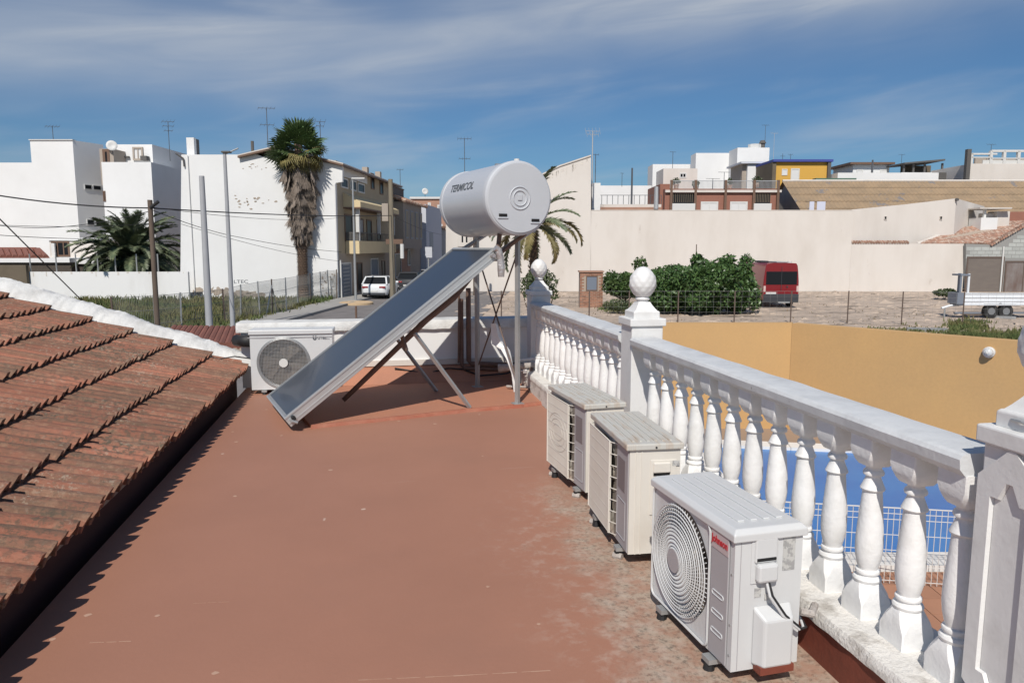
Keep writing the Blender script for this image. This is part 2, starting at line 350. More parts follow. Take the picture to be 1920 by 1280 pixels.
# ------------------------------------------------------------------ mesh helpers
WM = {}
class MB:
    def __init__(self): self.v = []; self.f = []
    def add(self, vs, fs, M=None):
        o = len(self.v); self.v += [(M @ Vector(p)) if M is not None else Vector(p) for p in vs]
        self.f += [tuple(i + o for i in f) for f in fs]; return self
    def box(self, x0, x1, y0, y1, z0, z1, M=None):
        return self.add([(x0, y0, z0), (x1, y0, z0), (x1, y1, z0), (x0, y1, z0), (x0, y0, z1), (x1, y0, z1), (x1, y1, z1), (x0, y1, z1)],
                        [(0, 3, 2, 1), (4, 5, 6, 7), (0, 1, 5, 4), (1, 2, 6, 5), (2, 3, 7, 6), (3, 0, 4, 7)], M)
    def prism(self, poly, off, M=None):       # poly: list of 3D points, extruded by the vector off
        n = len(poly); off = Vector(off); a = [Vector(p) for p in poly]
        return self.add(a + [p + off for p in a], [tuple(range(n))[::-1], tuple(range(n, 2 * n))] + [(i, (i + 1) % n, n + (i + 1) % n, n + i) for i in range(n)], M)
    def cyl(self, p0, p1, r0, r1=None, n=10, M=None, caps=True):
        p0, p1 = Vector(p0), Vector(p1); r1 = r0 if r1 is None else r1
        d = (p1 - p0); 
        if d.length < 1e-6: return self
        q = d.normalized().to_track_quat('Z', 'Y'); vs = []
        for p, r in ((p0, r0), (p1, r1)):
            for i in range(n):
                t = 2 * math.pi * i / n; vs.append(p + q @ Vector((math.cos(t) * r, math.sin(t) * r, 0)))
        fs = [(i, (i + 1) % n, n + (i + 1) % n, n + i) for i in range(n)]
        if caps: fs += [tuple(range(n))[::-1], tuple(range(n, 2 * n))]
        return self.add(vs, fs, M)
    def tube(self, pts, r, n=8, M=None):
        pts = [Vector(p) for p in pts]; k = len(pts); rs = r if isinstance(r, (list, tuple)) else [r] * k
        vs = []; q = None
        for i, p in enumerate(pts):
            d = (pts[min(i + 1, k - 1)] - pts[max(i - 1, 0)]).normalized()
            q = d.to_track_quat('Z', 'Y') if q is None else ((q @ Vector((0, 0, 1))).rotation_difference(d) @ q)
            for j in range(n):
                t = 2 * math.pi * j / n; vs.append(p + q @ Vector((math.cos(t) * rs[i], math.sin(t) * rs[i], 0)))
        fs = [(i * n + j, i * n + (j + 1) % n, (i + 1) * n + (j + 1) % n, (i + 1) * n + j) for i in range(k - 1) for j in range(n)]
        fs += [tuple(range(n))[::-1], tuple(range((k - 1) * n, k * n))]
        return self.add(vs, fs, M)
    def lathe(self, prof, n=20, M=None, c=(0, 0)):   # prof: (radius, z)
        vs = []; 
        for r, z in prof:
            for j in range(n):
                t = 2 * math.pi * j / n; vs.append((c[0] + r * math.cos(t), c[1] + r * math.sin(t), z))
        k = len(prof)
        fs = [(i * n + j, i * n + (j + 1) % n, (i + 1) * n + (j + 1) % n, (i + 1) * n + j) for i in range(k - 1) for j in range(n)]
        fs += [tuple(range(n))[::-1], tuple(range((k - 1) * n, k * n))]
        return self.add(vs, fs, M)
    def loft(self, rings, M=None, cap=True):          # rings of equal length
        n = len(rings[0]); vs = [p for r in rings for p in r]
        fs = [(i * n + j, i * n + (j + 1) % n, (i + 1) * n + (j + 1) % n, (i + 1) * n + j) for i in range(len(rings) - 1) for j in range(n)]
        if cap: fs += [tuple(range(n))[::-1], tuple(range((len(rings) - 1) * n, len(rings) * n))]
        return self.add(vs, fs, M)
    def quad(self, a, b, c, d, M=None): return self.add([a, b, c, d], [(0, 1, 2, 3)], M)
    def build(self, name, material, parent=None, smooth=False, bevel=0, world=False, auto=None):
        me = bpy.data.meshes.new(name)
        vs = self.v
        if world and parent is not None:
            inv = WM[parent.name].inverted(); vs = [inv @ p for p in vs]
        me.from_pydata([tuple(p) for p in vs], [], self.f)
        me.materials.append(material)
        bm = bmesh.new(); bm.from_mesh(me); bmesh.ops.recalc_face_normals(bm, faces=bm.faces); bm.to_mesh(me); bm.free()
        if smooth or auto:
            me.polygons.foreach_set('use_smooth', [True] * len(me.polygons))
            if auto: me.set_sharp_from_angle(angle=R_(auto))
        o = bpy.data.objects.new(name, me); COL.objects.link(o)
        if parent is not None: o.parent = parent
        if bevel:
            b = o.modifiers.new('bevel', 'BEVEL'); b.width = bevel; b.segments = 2; b.limit_method = 'ANGLE'; b.angle_limit = R_(40)
        WM[o.name] = WM[parent.name].copy() if parent is not None and parent.name in WM else Matrix.Identity(4)
        return o
def tag(o, label=None, cat=None, group=None, kind=None):
    if label: o['label'] = label
    if cat: o['category'] = cat
    if group: o['group'] = group
    if kind: o['kind'] = kind
    return o
def thing(name, label, cat, loc=(0, 0, 0), rz=0, group=None):
    o = bpy.data.objects.new(name, None); COL.objects.link(o); o.empty_display_size = .2
    o.location = loc; o.rotation_euler = (0, 0, rz); tag(o, label, cat, group)
    WM[o.name] = Matrix.Translation(Vector(loc)) @ Matrix.Rotation(rz, 4, 'Z'); return o
def inst(name, me, parent, M, mods=None):            # a further part sharing a mesh
    o = bpy.data.objects.new(name, me); COL.objects.link(o); o.parent = parent; o.matrix_local = M
    WM[o.name] = WM[parent.name] @ M if parent.name in WM else M; return o
def kids(o): return [c for c in o.children]
def copy_thing(root, loc, rz, label, group=None):
    def rec(o, par):
        c = o.copy(); COL.objects.link(c); c.parent = par
        for ch in kids(o): rec(ch, c)
        return c
    r = rec(root, None); r.location = loc; r.rotation_euler = (0, 0, rz); r['label'] = label
    if group: r['group'] = group
    WM[r.name] = Matrix.Translation(Vector(loc)) @ Matrix.Rotation(rz, 4, 'Z'); return r
def text_mesh(body, size, extrude=0.0015, bold=0):
    c = bpy.data.curves.new('t', 'FONT'); c.body = body; c.size = size; c.extrude = extrude; c.align_x = 'LEFT'; c.offset = bold
    o = bpy.data.objects.new('t', c); COL.objects.link(o)
    bpy.context.view_layer.update()
    me = bpy.data.meshes.new_from_object(o.evaluated_get(bpy.context.evaluated_depsgraph_get()))
    bpy.data.objects.remove(o); bpy.data.curves.remove(c); return me
def cbox(x0, x1, ytop, b, deep, zbot=GZ):            # box facing the camera, measured at its front
    a0, _, z = at_b(x0, ytop, b); a1 = at_b(x1, ytop, b)[0]; return a0, a1, b, b + deep, zbot, z
def crect(x0, x1, y0, y1, b):                        # rectangle on a frontal plane: a0,a1,ztop,zbot
    a0, _, zt = at_b(x0, y0, b); a1, _, zb = at_b(x1, y1, b); return a0, a1, zb, zt
def cthing(name, label, cat, x0, x1, ytop, b, group=None):
    a0, _, z = at_b(x0, ytop, b); a1 = at_b(x1, ytop, b)[0]; return thing(name, label, cat, CW((a0 + a1) / 2, b, GZ), -YAW, group)
def add_window(par, x0, x1, y0, y1, b, fm=None, pm=None, fw_=.07, bars=0, name='window', out=.05):
    fm = fm or frame_white; pm = pm or win_dark
    a0, a1, z0, z1 = crect(x0, x1, y0, y1, b); m = MB()
    w = fw_; 
    m.box(a0, a1, b - out, b + .02, z0, z0 + w, MC).box(a0, a1, b - out, b + .02, z1 - w, z1, MC)
    m.box(a0, a0 + w, b - out, b + .02, z0 + w, z1 - w, MC).box(a1 - w, a1, b - out, b + .02, z0 + w, z1 - w, MC)
    for i in range(bars):
        x = a0 + (a1 - a0) * (i + 1) / (bars + 1); m.box(x - w / 3, x + w / 3, b - out * .8, b + .02, z0 + w, z1 - w, MC)
    f = m.build(name, fm, par, world=True)
    MB().box(a0 + w * .9, a1 - w * .9, b - out * .35, b + .01, z0 + w * .9, z1 - w * .9, MC).build('pane', pm, f, world=True)
    return f
exec_parts = []

# ================================================================== GROUND
g = MB(); g.quad((-900, -300, GZ), (900, -300, GZ), (900, 1500, GZ), (-900, 1500, GZ)); tag(g.build('ground', dirt), kind='structure')
# street running away between the houses, with pavement and kerb
sdir = Vector((math.sin(R_(3.7)), math.cos(R_(3.7)), 0))          # along the street, lateral/forward frame
c0 = Vector((at_b(632, 463, 48)[0], 48, GZ)); MS = MC @ Matrix(((sdir.y, sdir.x, 0, c0.x), (-sdir.x, sdir.y, 0, c0.y), (0, 0, 1, 0), (0, 0, 0, 1)))
# MS: x away from the facade across the street, y along the street, z up (z=0 is eye frame zero)
m = MB(); m.box(2.0, 10.5, -34, 150, GZ - .2, GZ + .02, MS); tag(m.build('road', asphalt), kind='structure')
m = MB(); m.box(0.02, 1.85, -24, 140, GZ - .2, GZ + .13, MS); pv = m.build('pavement', concrete_walk); tag(pv, kind='structure')
m = MB()
for k in range(52): m.box(1.86, 2.02, -24 + k * 1.0, -24 + k * 1.0 + .985, GZ - .1, GZ + .145, MS)
kb = m.build('kerb', kerbstone, pv); kb['kind'] = 'stuff'
# ---- far field of weeds on the left
fpoly = [gb(60, 566), gb(560, 561), gb(636, 561.5), gb(505, 596), gb(398, 640), gb(250, 690), gb(-300, 690), gb(-300, 570)]
m = MB(); m.add([CW(a, b, GZ + .004) for a, b in fpoly], [tuple(range(len(fpoly)))]); tag(m.build('field', weed_base), kind='structure')
def in_poly(x, y, P):
    c = False; j = len(P) - 1
    for i in range(len(P)):
        if (P[i][1] > y) != (P[j][1] > y) and x < (P[j][0] - P[i][0]) * (y - P[i][1]) / (P[j][1] - P[i][1]) + P[i][0]: c = not c
        j = i
    return c
def blades(pts, h0, h1, w, per, name, material, label, spread=.12, cat='weeds'):
    m = MB(); vs = m.v; fs = m.f
    for (a, b, k) in pts:
        for _ in range(per):
            x = a + random.gauss(0, spread); y = b + random.gauss(0, spread); h = random.uniform(h0, h1) * k; t = random.uniform(0, 6.28)
            dx, dy = math.cos(t) * w, math.sin(t) * w; lx, ly = random.gauss(0, h * .3), random.gauss(0, h * .3)
            o = len(vs); vs += [CW(x - dx, y - dy, GZ), CW(x + dx, y + dy, GZ), CW(x + dx * .6 + lx * .5, y + dy * .6 + ly * .5, GZ + h * .6), CW(x + lx, y + ly, GZ + h)]
            fs.append((o, o + 1, o + 2)); fs.append((o, o + 2, o + 3))
    o = m.build(name, material); tag(o, label, cat, kind='stuff'); return o
pts = []
while len(pts) < 4200:
    a = random.uniform(-40, -9); b = random.uniform(22, 50)
    if in_poly(a, b, fpoly):
        n = mnoise.noise(Vector((a * .25, b * .25, 0)))
        pts.append((a, b, .75 + .8 * max(0, n)))
blades(pts, .15, .55, .045, 9, 'field_weeds', grass_green, 'tall green weeds filling the vacant field before the long white garden wall', .22)

# ================================================================== FAR LEFT BUILDINGS
def house(name, label, cat, boxes, material, b, px=None):
    x0, x1, yt = boxes[0][:3]; t = cthing(name, label, cat, x0, x1, yt, b); return t
# stepped white block at far left
t = cthing('apartment_block', 'tall stepped white block with blank front at the far left edge', 'building', 0, 190, 300, 62)
q = cbox(56, 136, 263, 61.5, 9); m = MB(); zl_ = at_b(30, 305, 61.5)[2]; aw_ = at_b(-160, 305, 61.5)[0]
m.prism([(aw_, 61.5, GZ), (aw_, 61.5, zl_), (q[0], 61.5, zl_), (q[0], 61.5, q[5]), (q[1], 61.5, q[5]), (q[1], 61.5, GZ)], (0, 1.1, 0), MC)
m2 = MB(); a1 = q[1]; z = q[5]
m.add([(a1 - 4, 62.7, GZ), (a1, 61.51, GZ), (a1 + 1.0, 64.2, GZ), (a1 - 4, 66.5, GZ), (a1 - 4, 62.7, z), (a1, 61.51, z), (a1 + 1.0, 64.2, z), (a1 - 4, 66.5, z)],
      [(0, 3, 2, 1), (4, 5, 6, 7), (0, 1, 5, 4), (1, 2, 6, 5), (2, 3, 7, 6), (3, 0, 4, 7)], MC)
m.build('wall', render_white, t, world=True)
# parapet coping
MB().box(q[0] - .05, q[1] + .05, 61.4, 61.9, z, z + .06, MC).build('coping', frame_white, t, world=True)
def side_window(par, a, b0, b1, z0, z1, fm=frame_white, pm=win_dark):
    f = MB().box(a, a + .05, b0, b1, z0, z1, MC).build('window', fm, par, world=True)
    MB().box(a + .03, a + .08, b0 + .1, b1 - .1, z0 + .08, z1 - .08, MC).build('pane', pm, f, world=True)
for (y0, y1) in ((346, 356), (411, 423)):
    za = at_b(160, y1, 62.7)[2]; zb = at_b(160, y0, 62.7)[2]
    for (s0, s1) in ((.75, 1.45), (1.55, 2.35)):
        MW = MC @ Matrix.Translation((a1, 61.51, 0)) @ Matrix.Rotation(-math.atan2(1.0, 2.69), 4, 'Z')
        f = MB().box(-.02, .05, s0, s1, za, zb, MW).build('window', frame_white, t, world=True); MB().box(-.02, .07, s0 + .07, s1 - .07, za + .07, zb - .07, MW).build('pane', win_dark, f, world=True)
# second white block with darker right side
t = cthing('apartment_block', 'lower white block with shaded grey side behind the bushy palm', 'building', 190, 284, 304, 58)
q = cbox(190, 283, 304, 58, 7); m = MB()
m.add([(q[0], 58, GZ), (q[1], 58, GZ), (q[1] - .35 + 0, 66.5, GZ), (q[0], 66.5, GZ), (q[0], 58, q[5]), (q[1], 58, q[5]), (q[1] - .35, 66.5, q[5]), (q[0], 66.5, q[5])],
      [(0, 3, 2, 1), (4, 5, 6, 7), (0, 1, 5, 4), (1, 2, 6, 5), (2, 3, 7, 6), (3, 0, 4, 7)], MC)
m.build('wall', render_white, t, world=True)
add_window(t, 193, 199, 358, 378, 58, frame_brown)
side_window(t, q[1] - .22, 64.3, 65.2, at_b(338, 380, 64)[2], at_b(338, 358, 64)[2], frame_brown)
# roof room on it
t = cthing('roof_room', 'white rooftop room with a framed doorway between the two white blocks', 'rooftop room', 205, 285, 272, 63)
m = MB(); m.box(*cbox(212, 285, 271, 62.9, 8, q[5]), MC); m.build('wall', render_white, t, world=True)
add_window(t, 249, 270, 276, 301, 62.9, beige_facade, curtain, .14, 1, 'door', .12)
MB().box(*crect(266, 278, 293, 301, 62.6)[:2], 62.3, 62.85, *crect(266, 278, 293, 301, 62.6)[2:], MC).build('tank', roof_grey, t, world=True)
add_window(t, 192, 207, 280, 309, 61.0, frame_brown, win_dark, .2)
MB().box(*cbox(186, 212, 279, 60.99, 3, q[5] - 1.5), MC).build('wall', beige_facade, t, world=True)
MB().box(*crect(215, 243, 293, 296, 62.8)[:2], 62.7, 62.85, *crect(215, 243, 293, 296, 62.8)[2:], MC).build('ledge', roof_grey, t, world=True)
# low annexe
t = cthing('low_annexe', 'low white annexe with brown framed window and curtain under the far left block', 'building', 90, 180, 450, 55)
MB().box(*cbox(92, 180, 449, 55, 4), MC).build('wall', render_cream, t, world=True)
MB().box(*cbox(88, 184, 446, 54.9, 4.2, at_b(90, 451, 55)[2]), MC).build('flat_roof', render_white, t, world=True)
add_window(t, 96, 132, 452, 481, 55, frame_brown, win_dark, .12, 2)
f = MB().box(*crect(97, 105, 456, 482, 54.8)[:2], 54.7, 54.85, *crect(97, 105, 456, 482, 54.8)[2:], MC).build('shutter', curtain, t, world=True)
t = cthing('low_house', 'low house with red tiled roof over a dark stone front at the left edge', 'house', 0, 90, 470, 51)
m = MB(); m.box(*cbox(-150, 133, 492, 51, 4), MC); m.build('wall', dark_terr, t, world=True)
MB().box(*cbox(-150, 130, 484, 50.8, 4.5, at_b(60, 492, 50.8)[2]), MC).build('fascia', render_white, t, world=True)
MB().box(*cbox(128, 190, 486, 51.5, 3, at_b(60, 495, 51)[2]), MC).build('fascia', render_white2, t, world=True)
MB().box(*cbox(131, 190, 495, 51.7, 2.5), MC).build('wall', dark_terr, t, world=True)
z0 = at_b(0, 484, 51)[2]; z1 = at_b(0, 470, 54.5)[2]; m = MB(); aL = at_b(-150, 470, 51)[0]
k = 0
for i in range(40):
    x = at_b(88, 480, 51)[0] - i * .42
    if x < aL: break
    sh = 0
    m.cyl((x, 50.9, z0 + .05), (min(x * 54.3 / 51 - .25, at_b(72, 470, 54.3)[0]), 54.3, z1 + .05), .2, .2, 6, MC, caps=True)
m.build('roof', far_tile_red, t, world=True)
MB().cyl((aL, 54.35, z1 + .1), (at_b(70, 470, 54.5)[0], 54.35, z1 + .1), .16, M=MC).build('ridge', far_tile_red, t, world=True)
t = cthing('boundary_wall', 'short brown wall left of the long white garden wall', 'wall', 0, 48, 497, 46)
MB().box(*cbox(-150, 48, 497, 46.2, .25), MC).build('wall', brown_wall, t, world=True)
# long white garden wall with steel posts on top
t = cthing('garden_wall', 'long low white garden wall stained along its top, behind the weeds', 'wall', 48, 345, 510, 46.5)
m = MB(); m.box(*cbox(48, 352, 509.5, 46.5, .22), MC); m.build('wall', render_white2, t, world=True)
aw0, aw1 = at_b(49, 510, 46.5)[0], at_b(350, 510, 46.5)[0]; zt = at_b(49, 509.5, 46.5)[2]; m = MB()
x = aw0
while x < aw1:                                        # dirt runs as thin raised crusts under the top edge
    w_ = random.uniform(.03, .14); h = random.uniform(.05, .45) * (random.random() ** 1.3) + .04
    m.box(x, x + w_, 46.492, 46.5, zt - h, zt - .004, MC); x += random.uniform(.12, .8)
o = m.build('dirt_crust', render_cream_d, t, world=True); o['kind'] = 'stuff'
for px_ in (55, 104, 141, 182, 215, 255, 295):
    a, b, z_ = at_b(px_, 476, 46.6); MB().cyl((a, 46.6, zt), (a, 46.6, z_), .045, n=6, M=MC).build('post', galv, t, world=True)
# big white gable building
t = cthing('white_building', 'large blank white gable wall with tall palm shadow, two storeys beside the street', 'building', 340, 632, 290, 48)
B0 = 48.0
poly = [(338, 563), (340, 290), (483, 290), (516, 303), (594, 301), (642, 312), (642, 341), (629, 343), (634, 563)]
P3 = [at_b(x, y, B0) for x, y in poly]; P3[0] = (P3[0][0], B0, GZ); P3[-1] = (P3[-1][0], B0, GZ)
MB().prism(P3, (0.02, .3, 0), MC).build('wall', render_white, t, world=True)
a0_, _, z_ = at_b(342, 292, B0); MB().box(a0_, at_b(500, 292, B0)[0], B0 + .3, B0 + 9, GZ, z_, MC).build('wall', render_white, t, world=True)
# peeling patches low on the wall
def blob(m, cx, cy, rx, ry, b, n=18, jag=.35, th=.012):
    ph = random.uniform(0, 9); pts = []
    for i in range(n):
        t_ = 2 * math.pi * i / n; k = 1 + jag * mnoise.noise(Vector((math.cos(t_) * 1.7 + ph, math.sin(t_) * 1.7, ph))) + random.uniform(-.1, .1)
        a, _, z_ = at_b(cx + math.cos(t_) * rx * k, cy + math.sin(t_) * ry * k, b); pts.append((a, b - th, z_))
    m.prism(pts, (0, th * .9, 0), MC)
m = MB()
for (x, y, rx, ry) in ((372, 546, 11, 7), (395, 545, 8, 6), (411, 546, 9, 8), (424, 548, 8, 7), (446, 552, 16, 6), (470, 553, 14, 6), (486, 554, 10, 5), (458, 548, 14, 4), (430, 554, 12, 5)): blob(m, x, y, rx, ry, B0, jag=.7)
m.build('bare_patch', bare_patch, t, world=True)
m = MB()
for _ in range(26): blob(m, random.gauss(462, 22), random.gauss(376, 6), random.uniform(1, 3.4), random.uniform(.6, 1.8), B0, 9)
for _ in range(10): blob(m, random.uniform(450, 500), random.gauss(314, 3), random.uniform(1, 3), random.uniform(.5, 1), B0, 9)
for _ in range(22): blob(m, random.uniform(600, 628), random.uniform(508, 555), random.uniform(.6, 2.6), random.uniform(.6, 2.4), B0, 8)
o = m.build('paint_chips', bare_patch, t, world=True); o['kind'] = 'stuff'
for px_, y0 in ((352, 292), (628, 345)):
    a, _, zz = at_b(px_, y0, B0); MB().cyl((a, B0 - .06, GZ + .1), (a, B0 - .06, zz), .045, n=8, M=MC).build('downpipe', render_white2, t, world=True)
# spray painted letters
gm = text_mesh('LTEC', .42, .002, 0); vs = [MC @ Vector((at_b(438, 530, B0)[0] + v.co.x, B0 - .006 - v.co.z, at_b(438, 531, B0)[2] + v.co.y * .75)) for v in gm.vertices]
mg = MB(); mg.add(vs, [tuple(p.vertices) for p in gm.polygons]); mg.build('graffiti', brand_grey, t, world=True)
# chimney stub and roof bits
MB().box(*cbox(349, 363, 258, 48.4, .35, at_b(350, 291, 48.4)[2]), MC).build('chimney', render_white, t, world=True)
a, _, zz = at_b(366, 288, 48.6); MB().box(a - .28, a, 48.5, 49.3, zz, zz + .95, MC).build('chimney', roof_grey, t, world=True)
a, _, zz = at_b(474, 290, 49); MB().cyl((a, 49, zz - .3), (a, 49, zz + .85), .1, M=MC).build('flue', roof_grey, t, world=True)
a, _, zz = at_b(341, 290, 48); MB().cyl((a - .3, 47.8, zz + .05), (a + .12, 47.9, zz - .25), .05, M=MC).cyl((a + .12, 47.9, zz - .25), (a + .15, 47.9, zz - .75), .05, M=MC).build('downpipe', roof_grey, t, world=True)
# brown pitched roof behind the wall head, running back along the street
prof = [at_b(448, 291, B0), at_b(520, 274, B0), at_b(594, 293.5, B0), at_b(645, 306.5, B0)]
m = MB(); off = Vector((sdir.x * 18, 18, 0)); th = .07
for i in range(3):
    p, q_ = Vector(prof[i]), Vector(prof[i + 1]); sh = Vector((0, -.25, 0))
    m.prism([p + sh, q_ + sh, q_ + sh - Vector((0, 0, th)), p + sh - Vector((0, 0, th))], off, MC)
m.build('roof', render_cream_d, t, world=True)
m = MB()
for i in range(3):
    p, q_ = Vector(prof[i]) + Vector((0, -.27, -th - .002)), Vector(prof[i + 1]) + Vector((0, -.27, -th - .002))
    m.prism([p, q_, q_ - Vector((0, 0, .12)), p - Vector((0, 0, .12))], off * .98, MC)
m.build('eaves_board', frame_brown, t, world=True)

# facade helpers: s along the street from the corner, o out from the wall
q0 = c0.x
def sF(px_): q_ = (px_ - 960) / F_PX; return (q_ * 48 - q0) / (sdir.x - q_ * sdir.y)
def zF(px_, py_, o=0): s = sF(px_); return at_b(px_, py_, 48 + s * sdir.y - o * sdir.x)[2]
def frect(px0, px1, py0, py1): s0, s1 = sF(px0), sF(px1); pm_ = (px0 + px1) / 2; return s0, s1, zF(pm_, py1), zF(pm_, py0)
def fwindow(par, px0, px1, py0, py1, out=0.0, fm=frame_white, pm=win_dark, name='window'):
    s0, s1, z0, z1 = frect(px0, px1, py0, py1); w = .09
    m = MB(); m.box(out - .02, out + .06, s0, s1, z0, z0 + w, MS).box(out - .02, out + .06, s0, s1, z1 - w, z1, MS).box(out - .02, out + .06, s0, s0 + w, z0 + w, z1 - w, MS).box(out - .02, out + .06, s1 - w, s1, z0 + w, z1 - w, MS)
    f = m.build(name, fm, par, world=True); MB().box(out - .02, out + .02, s0 + w * .9, s1 - w * .9, z0 + w * .9, z1 - w * .9, MS).build('pane', pm, f, world=True); return f
sE = sF(741); zTop = zF(690, 322)
t = thing('street_house', 'tan two storey house in shade with balcony, joined to the white gable wall', 'house', MS @ Vector((0, sE / 2, GZ)), 0)
MB().box(-9, .0, .3, sE, GZ, zTop, MS).build('wall', tan_facade, t, world=True)
MB().box(-8.9, .03, .3, sE, GZ, zF(680, 474), MS).build('ground_floor_wall', beige_facade, t, world=True)
# balcony
s0, s1 = sF(650), sF(728) ; zb, zp = zF(700, 474, .9), zF(700, 453, .9)
m = MB(); m.box(.03, .95, s0, s1 - 1, zb, zb + .2, MS).box(.85, .95, s0, s1 - 1, zb + .2, zp, MS).box(.03, .85, s0, s0 + .1, zb + .2, zp, MS); bal = m.build('balcony', yellow_cream, t, world=True)
m = MB()
n = 26
zr = zF(700, 440, .9)
for i in range(n + 1): y = s0 + (s1 - 1 - s0) * i / n; m.box(.89, .91, y - .03, y + .03, zp, zr, MS)
m.box(.87, .93, s0, s1 - 1, zr, zr + .06, MS).box(.05, .93, s0 + .02, s0 + .06, zr, zr + .06, MS)
for i in range(9): x = .05 + i * .1; m.box(x, x + .06, s0 + .02, s0 + .06, zp, zr, MS)
m.build('railing', roof_grey, bal, world=True)
for (px_, w) in ((649, .14), (700, .05), (727, .08)):
    y = s0 + .1 if px_ == 649 else sF(px_) - .3 * 0 - 1.2; y = min(y, s1 - 1.1)
    MB().box(.72, .95, y, y + .25 if px_ == 649 else y + .12, zp if px_ == 649 else zr, zF(680, 396, .9), MS).build('column', frame_white, t, world=True)
za, zb2 = zF(690, 396, .9), zF(690, 379, .0)
m = MB(); m.add([(0.0, s0 - .2, za), (1.15, s0 - .2, za), (1.15, s0 - .2, za + .35), (0.0, s0 - .2, zb2 + .3), (0.0, s1 - .5, za), (1.15, s1 - .5, za), (1.15, s1 - .5, za + .35), (0, s1 - .5, zb2 + .3)],
      [(0, 1, 2, 3), (4, 7, 6, 5), (0, 4, 5, 1), (1, 5, 6, 2), (2, 6, 7, 3), (3, 7, 4, 0)], MS)
m.build('canopy_roof', yellow_cream, t, world=True)
MB().box(-.02, 1.18, s0 - .24, s1 - .46, za - .1, za - .003, MS).build('canopy_edge', frame_brown, t, world=True)
for a_ in ((649.5, 664, 402, 453), (690, 699, 412, 452), (709, 716, 412, 450)): fwindow(t, *a_, fm=frame_brown, name='balcony_door')
fwindow(t, 676, 684, 410, 440, fm=frame_brown, pm=win_grey)
MB().box(.01, .16, sF(643), sF(690), zF(668, 338), zF(668, 318), MS).build('shutter_band', frame_white, t, world=True)
for a_ in ((644, 656.5, 334, 353), (661, 672, 338, 358), (675, 687, 344, 362)): fwindow(t, *a_, out=.02, pm=win_dark)
for a_ in ((700, 706, 325, 355), (716, 722, 340, 365)): fwindow(t, *a_, fm=frame_brown)
fwindow(t, 638, 658, 492, 556, out=.03, fm=frame_white, pm=door_blue, name='garage_door')
m = MB(); s_0, s_1, z_0, z_1 = frect(640, 656, 494, 555)
for i in range(9): zz = z_0 + (z_1 - z_0) * (i + .5) / 9; m.box(.05, .09, s_0 + .3, s_1 - .2, zz, zz + .1, MS)
m.build('door_rib', win_grey, t, world=True)
fwindow(t, 669, 679, 492, 545, out=.03, fm=frame_brown, name='door')
fwindow(t, 695, 709, 484, 530, out=.03, pm=door_blue, name='door'); fwindow(t, 716, 722, 488, 520, out=.03, fm=frame_brown, name='door')
MB().cyl(MS @ Vector((.1, .3, GZ)), MS @ Vector((.1, .3, zF(634, 488))), .06).build('downpipe', frame_white, t, world=True)
for px_, h in ((699, .9), (722, 1.0)):
    s = sF(px_); MB().box(-.6, -.2, s, s + .5, zTop - .1, zTop + h * .55, MS).build('chimney', beige_facade, t, world=True)
zr_ = zTop
# second house of the row
s2 = sF(790)
t = thing('street_house', 'beige house with projecting shuttered bay and clay tile eave, further along the street', 'house', MS @ Vector((0, (sE + s2) / 2, GZ)), 0)
zG = zF(762, 375)
MB().box(-8, -.02, sE + .02, s2, GZ, zG, MS).build('wall', beige_facade, t, world=True)
MB().box(-7.9, .02, sE + .02, sF(770), GZ, zF(755, 470), MS).build('ground_floor_wall', brick_pink, t, world=True)
MB().box(-.02, .8, sE + .2, sF(783) - 1.5, zF(760, 466, .8), zF(760, 383, .8), MS).build('bay', beige_facade, t, world=True)
for k_ in range(4):
    s_ = sE + 1.0 + k_ * 2.2; z_a = zF(760, 448, .8); z_b = zF(760, 396, .8)
    f = MB().box(.79, .84, s_, s_ + 1.2, z_a, z_b, MS).build('window', win_grey, t, world=True); MB().box(.83, .86, s_ + .15, s_ + 1.05, z_a + .15, z_b - .1, MS).build('shutter', tan_facade, f, world=True)
m = MB(); zr0, zr1 = zF(760, 383, .8), zF(760, 366)
n = int((sF(786) - sE) / .45)
for i in range(n): s_ = sE + i * .45; m.cyl((1.1, s_, zr0 + .05), (-2.5, s_, zr1 + .5), .17, n=6, M=MS)
m.build('tile_eave', far_tile, t, world=True)
MB().box(-3, -.5, sE + .1, sF(770), zG, zF(755, 351), MS).build('roof_terrace_wall', roof_grey, t, world=True)
MB().box(-3.05, -.45, sE + .05, sF(770) + .05, zF(755, 351), zF(755, 349), MS).build('rail', frame_brown, t, world=True)
fwindow(t, 741, 752, 475, 520, out=.03, name='door'); fwindow(t, 764.5, 769.5, 467, 498, out=.03)
t = thing('end_house', 'narrow bluish white house end beyond the shuttered bay', 'house', MS @ Vector((0, s2 + 3, GZ)), 0)
MB().box(-8, .6, s2 + .05, s2 + 10, GZ, zF(790, 383), MS).build('wall', bluewhite, t, world=True)
add_ = MB().box(.58, .64, s2 + 2, s2 + 4, 1.0, 3.0, MS).build('window', win_grey, t, world=True)
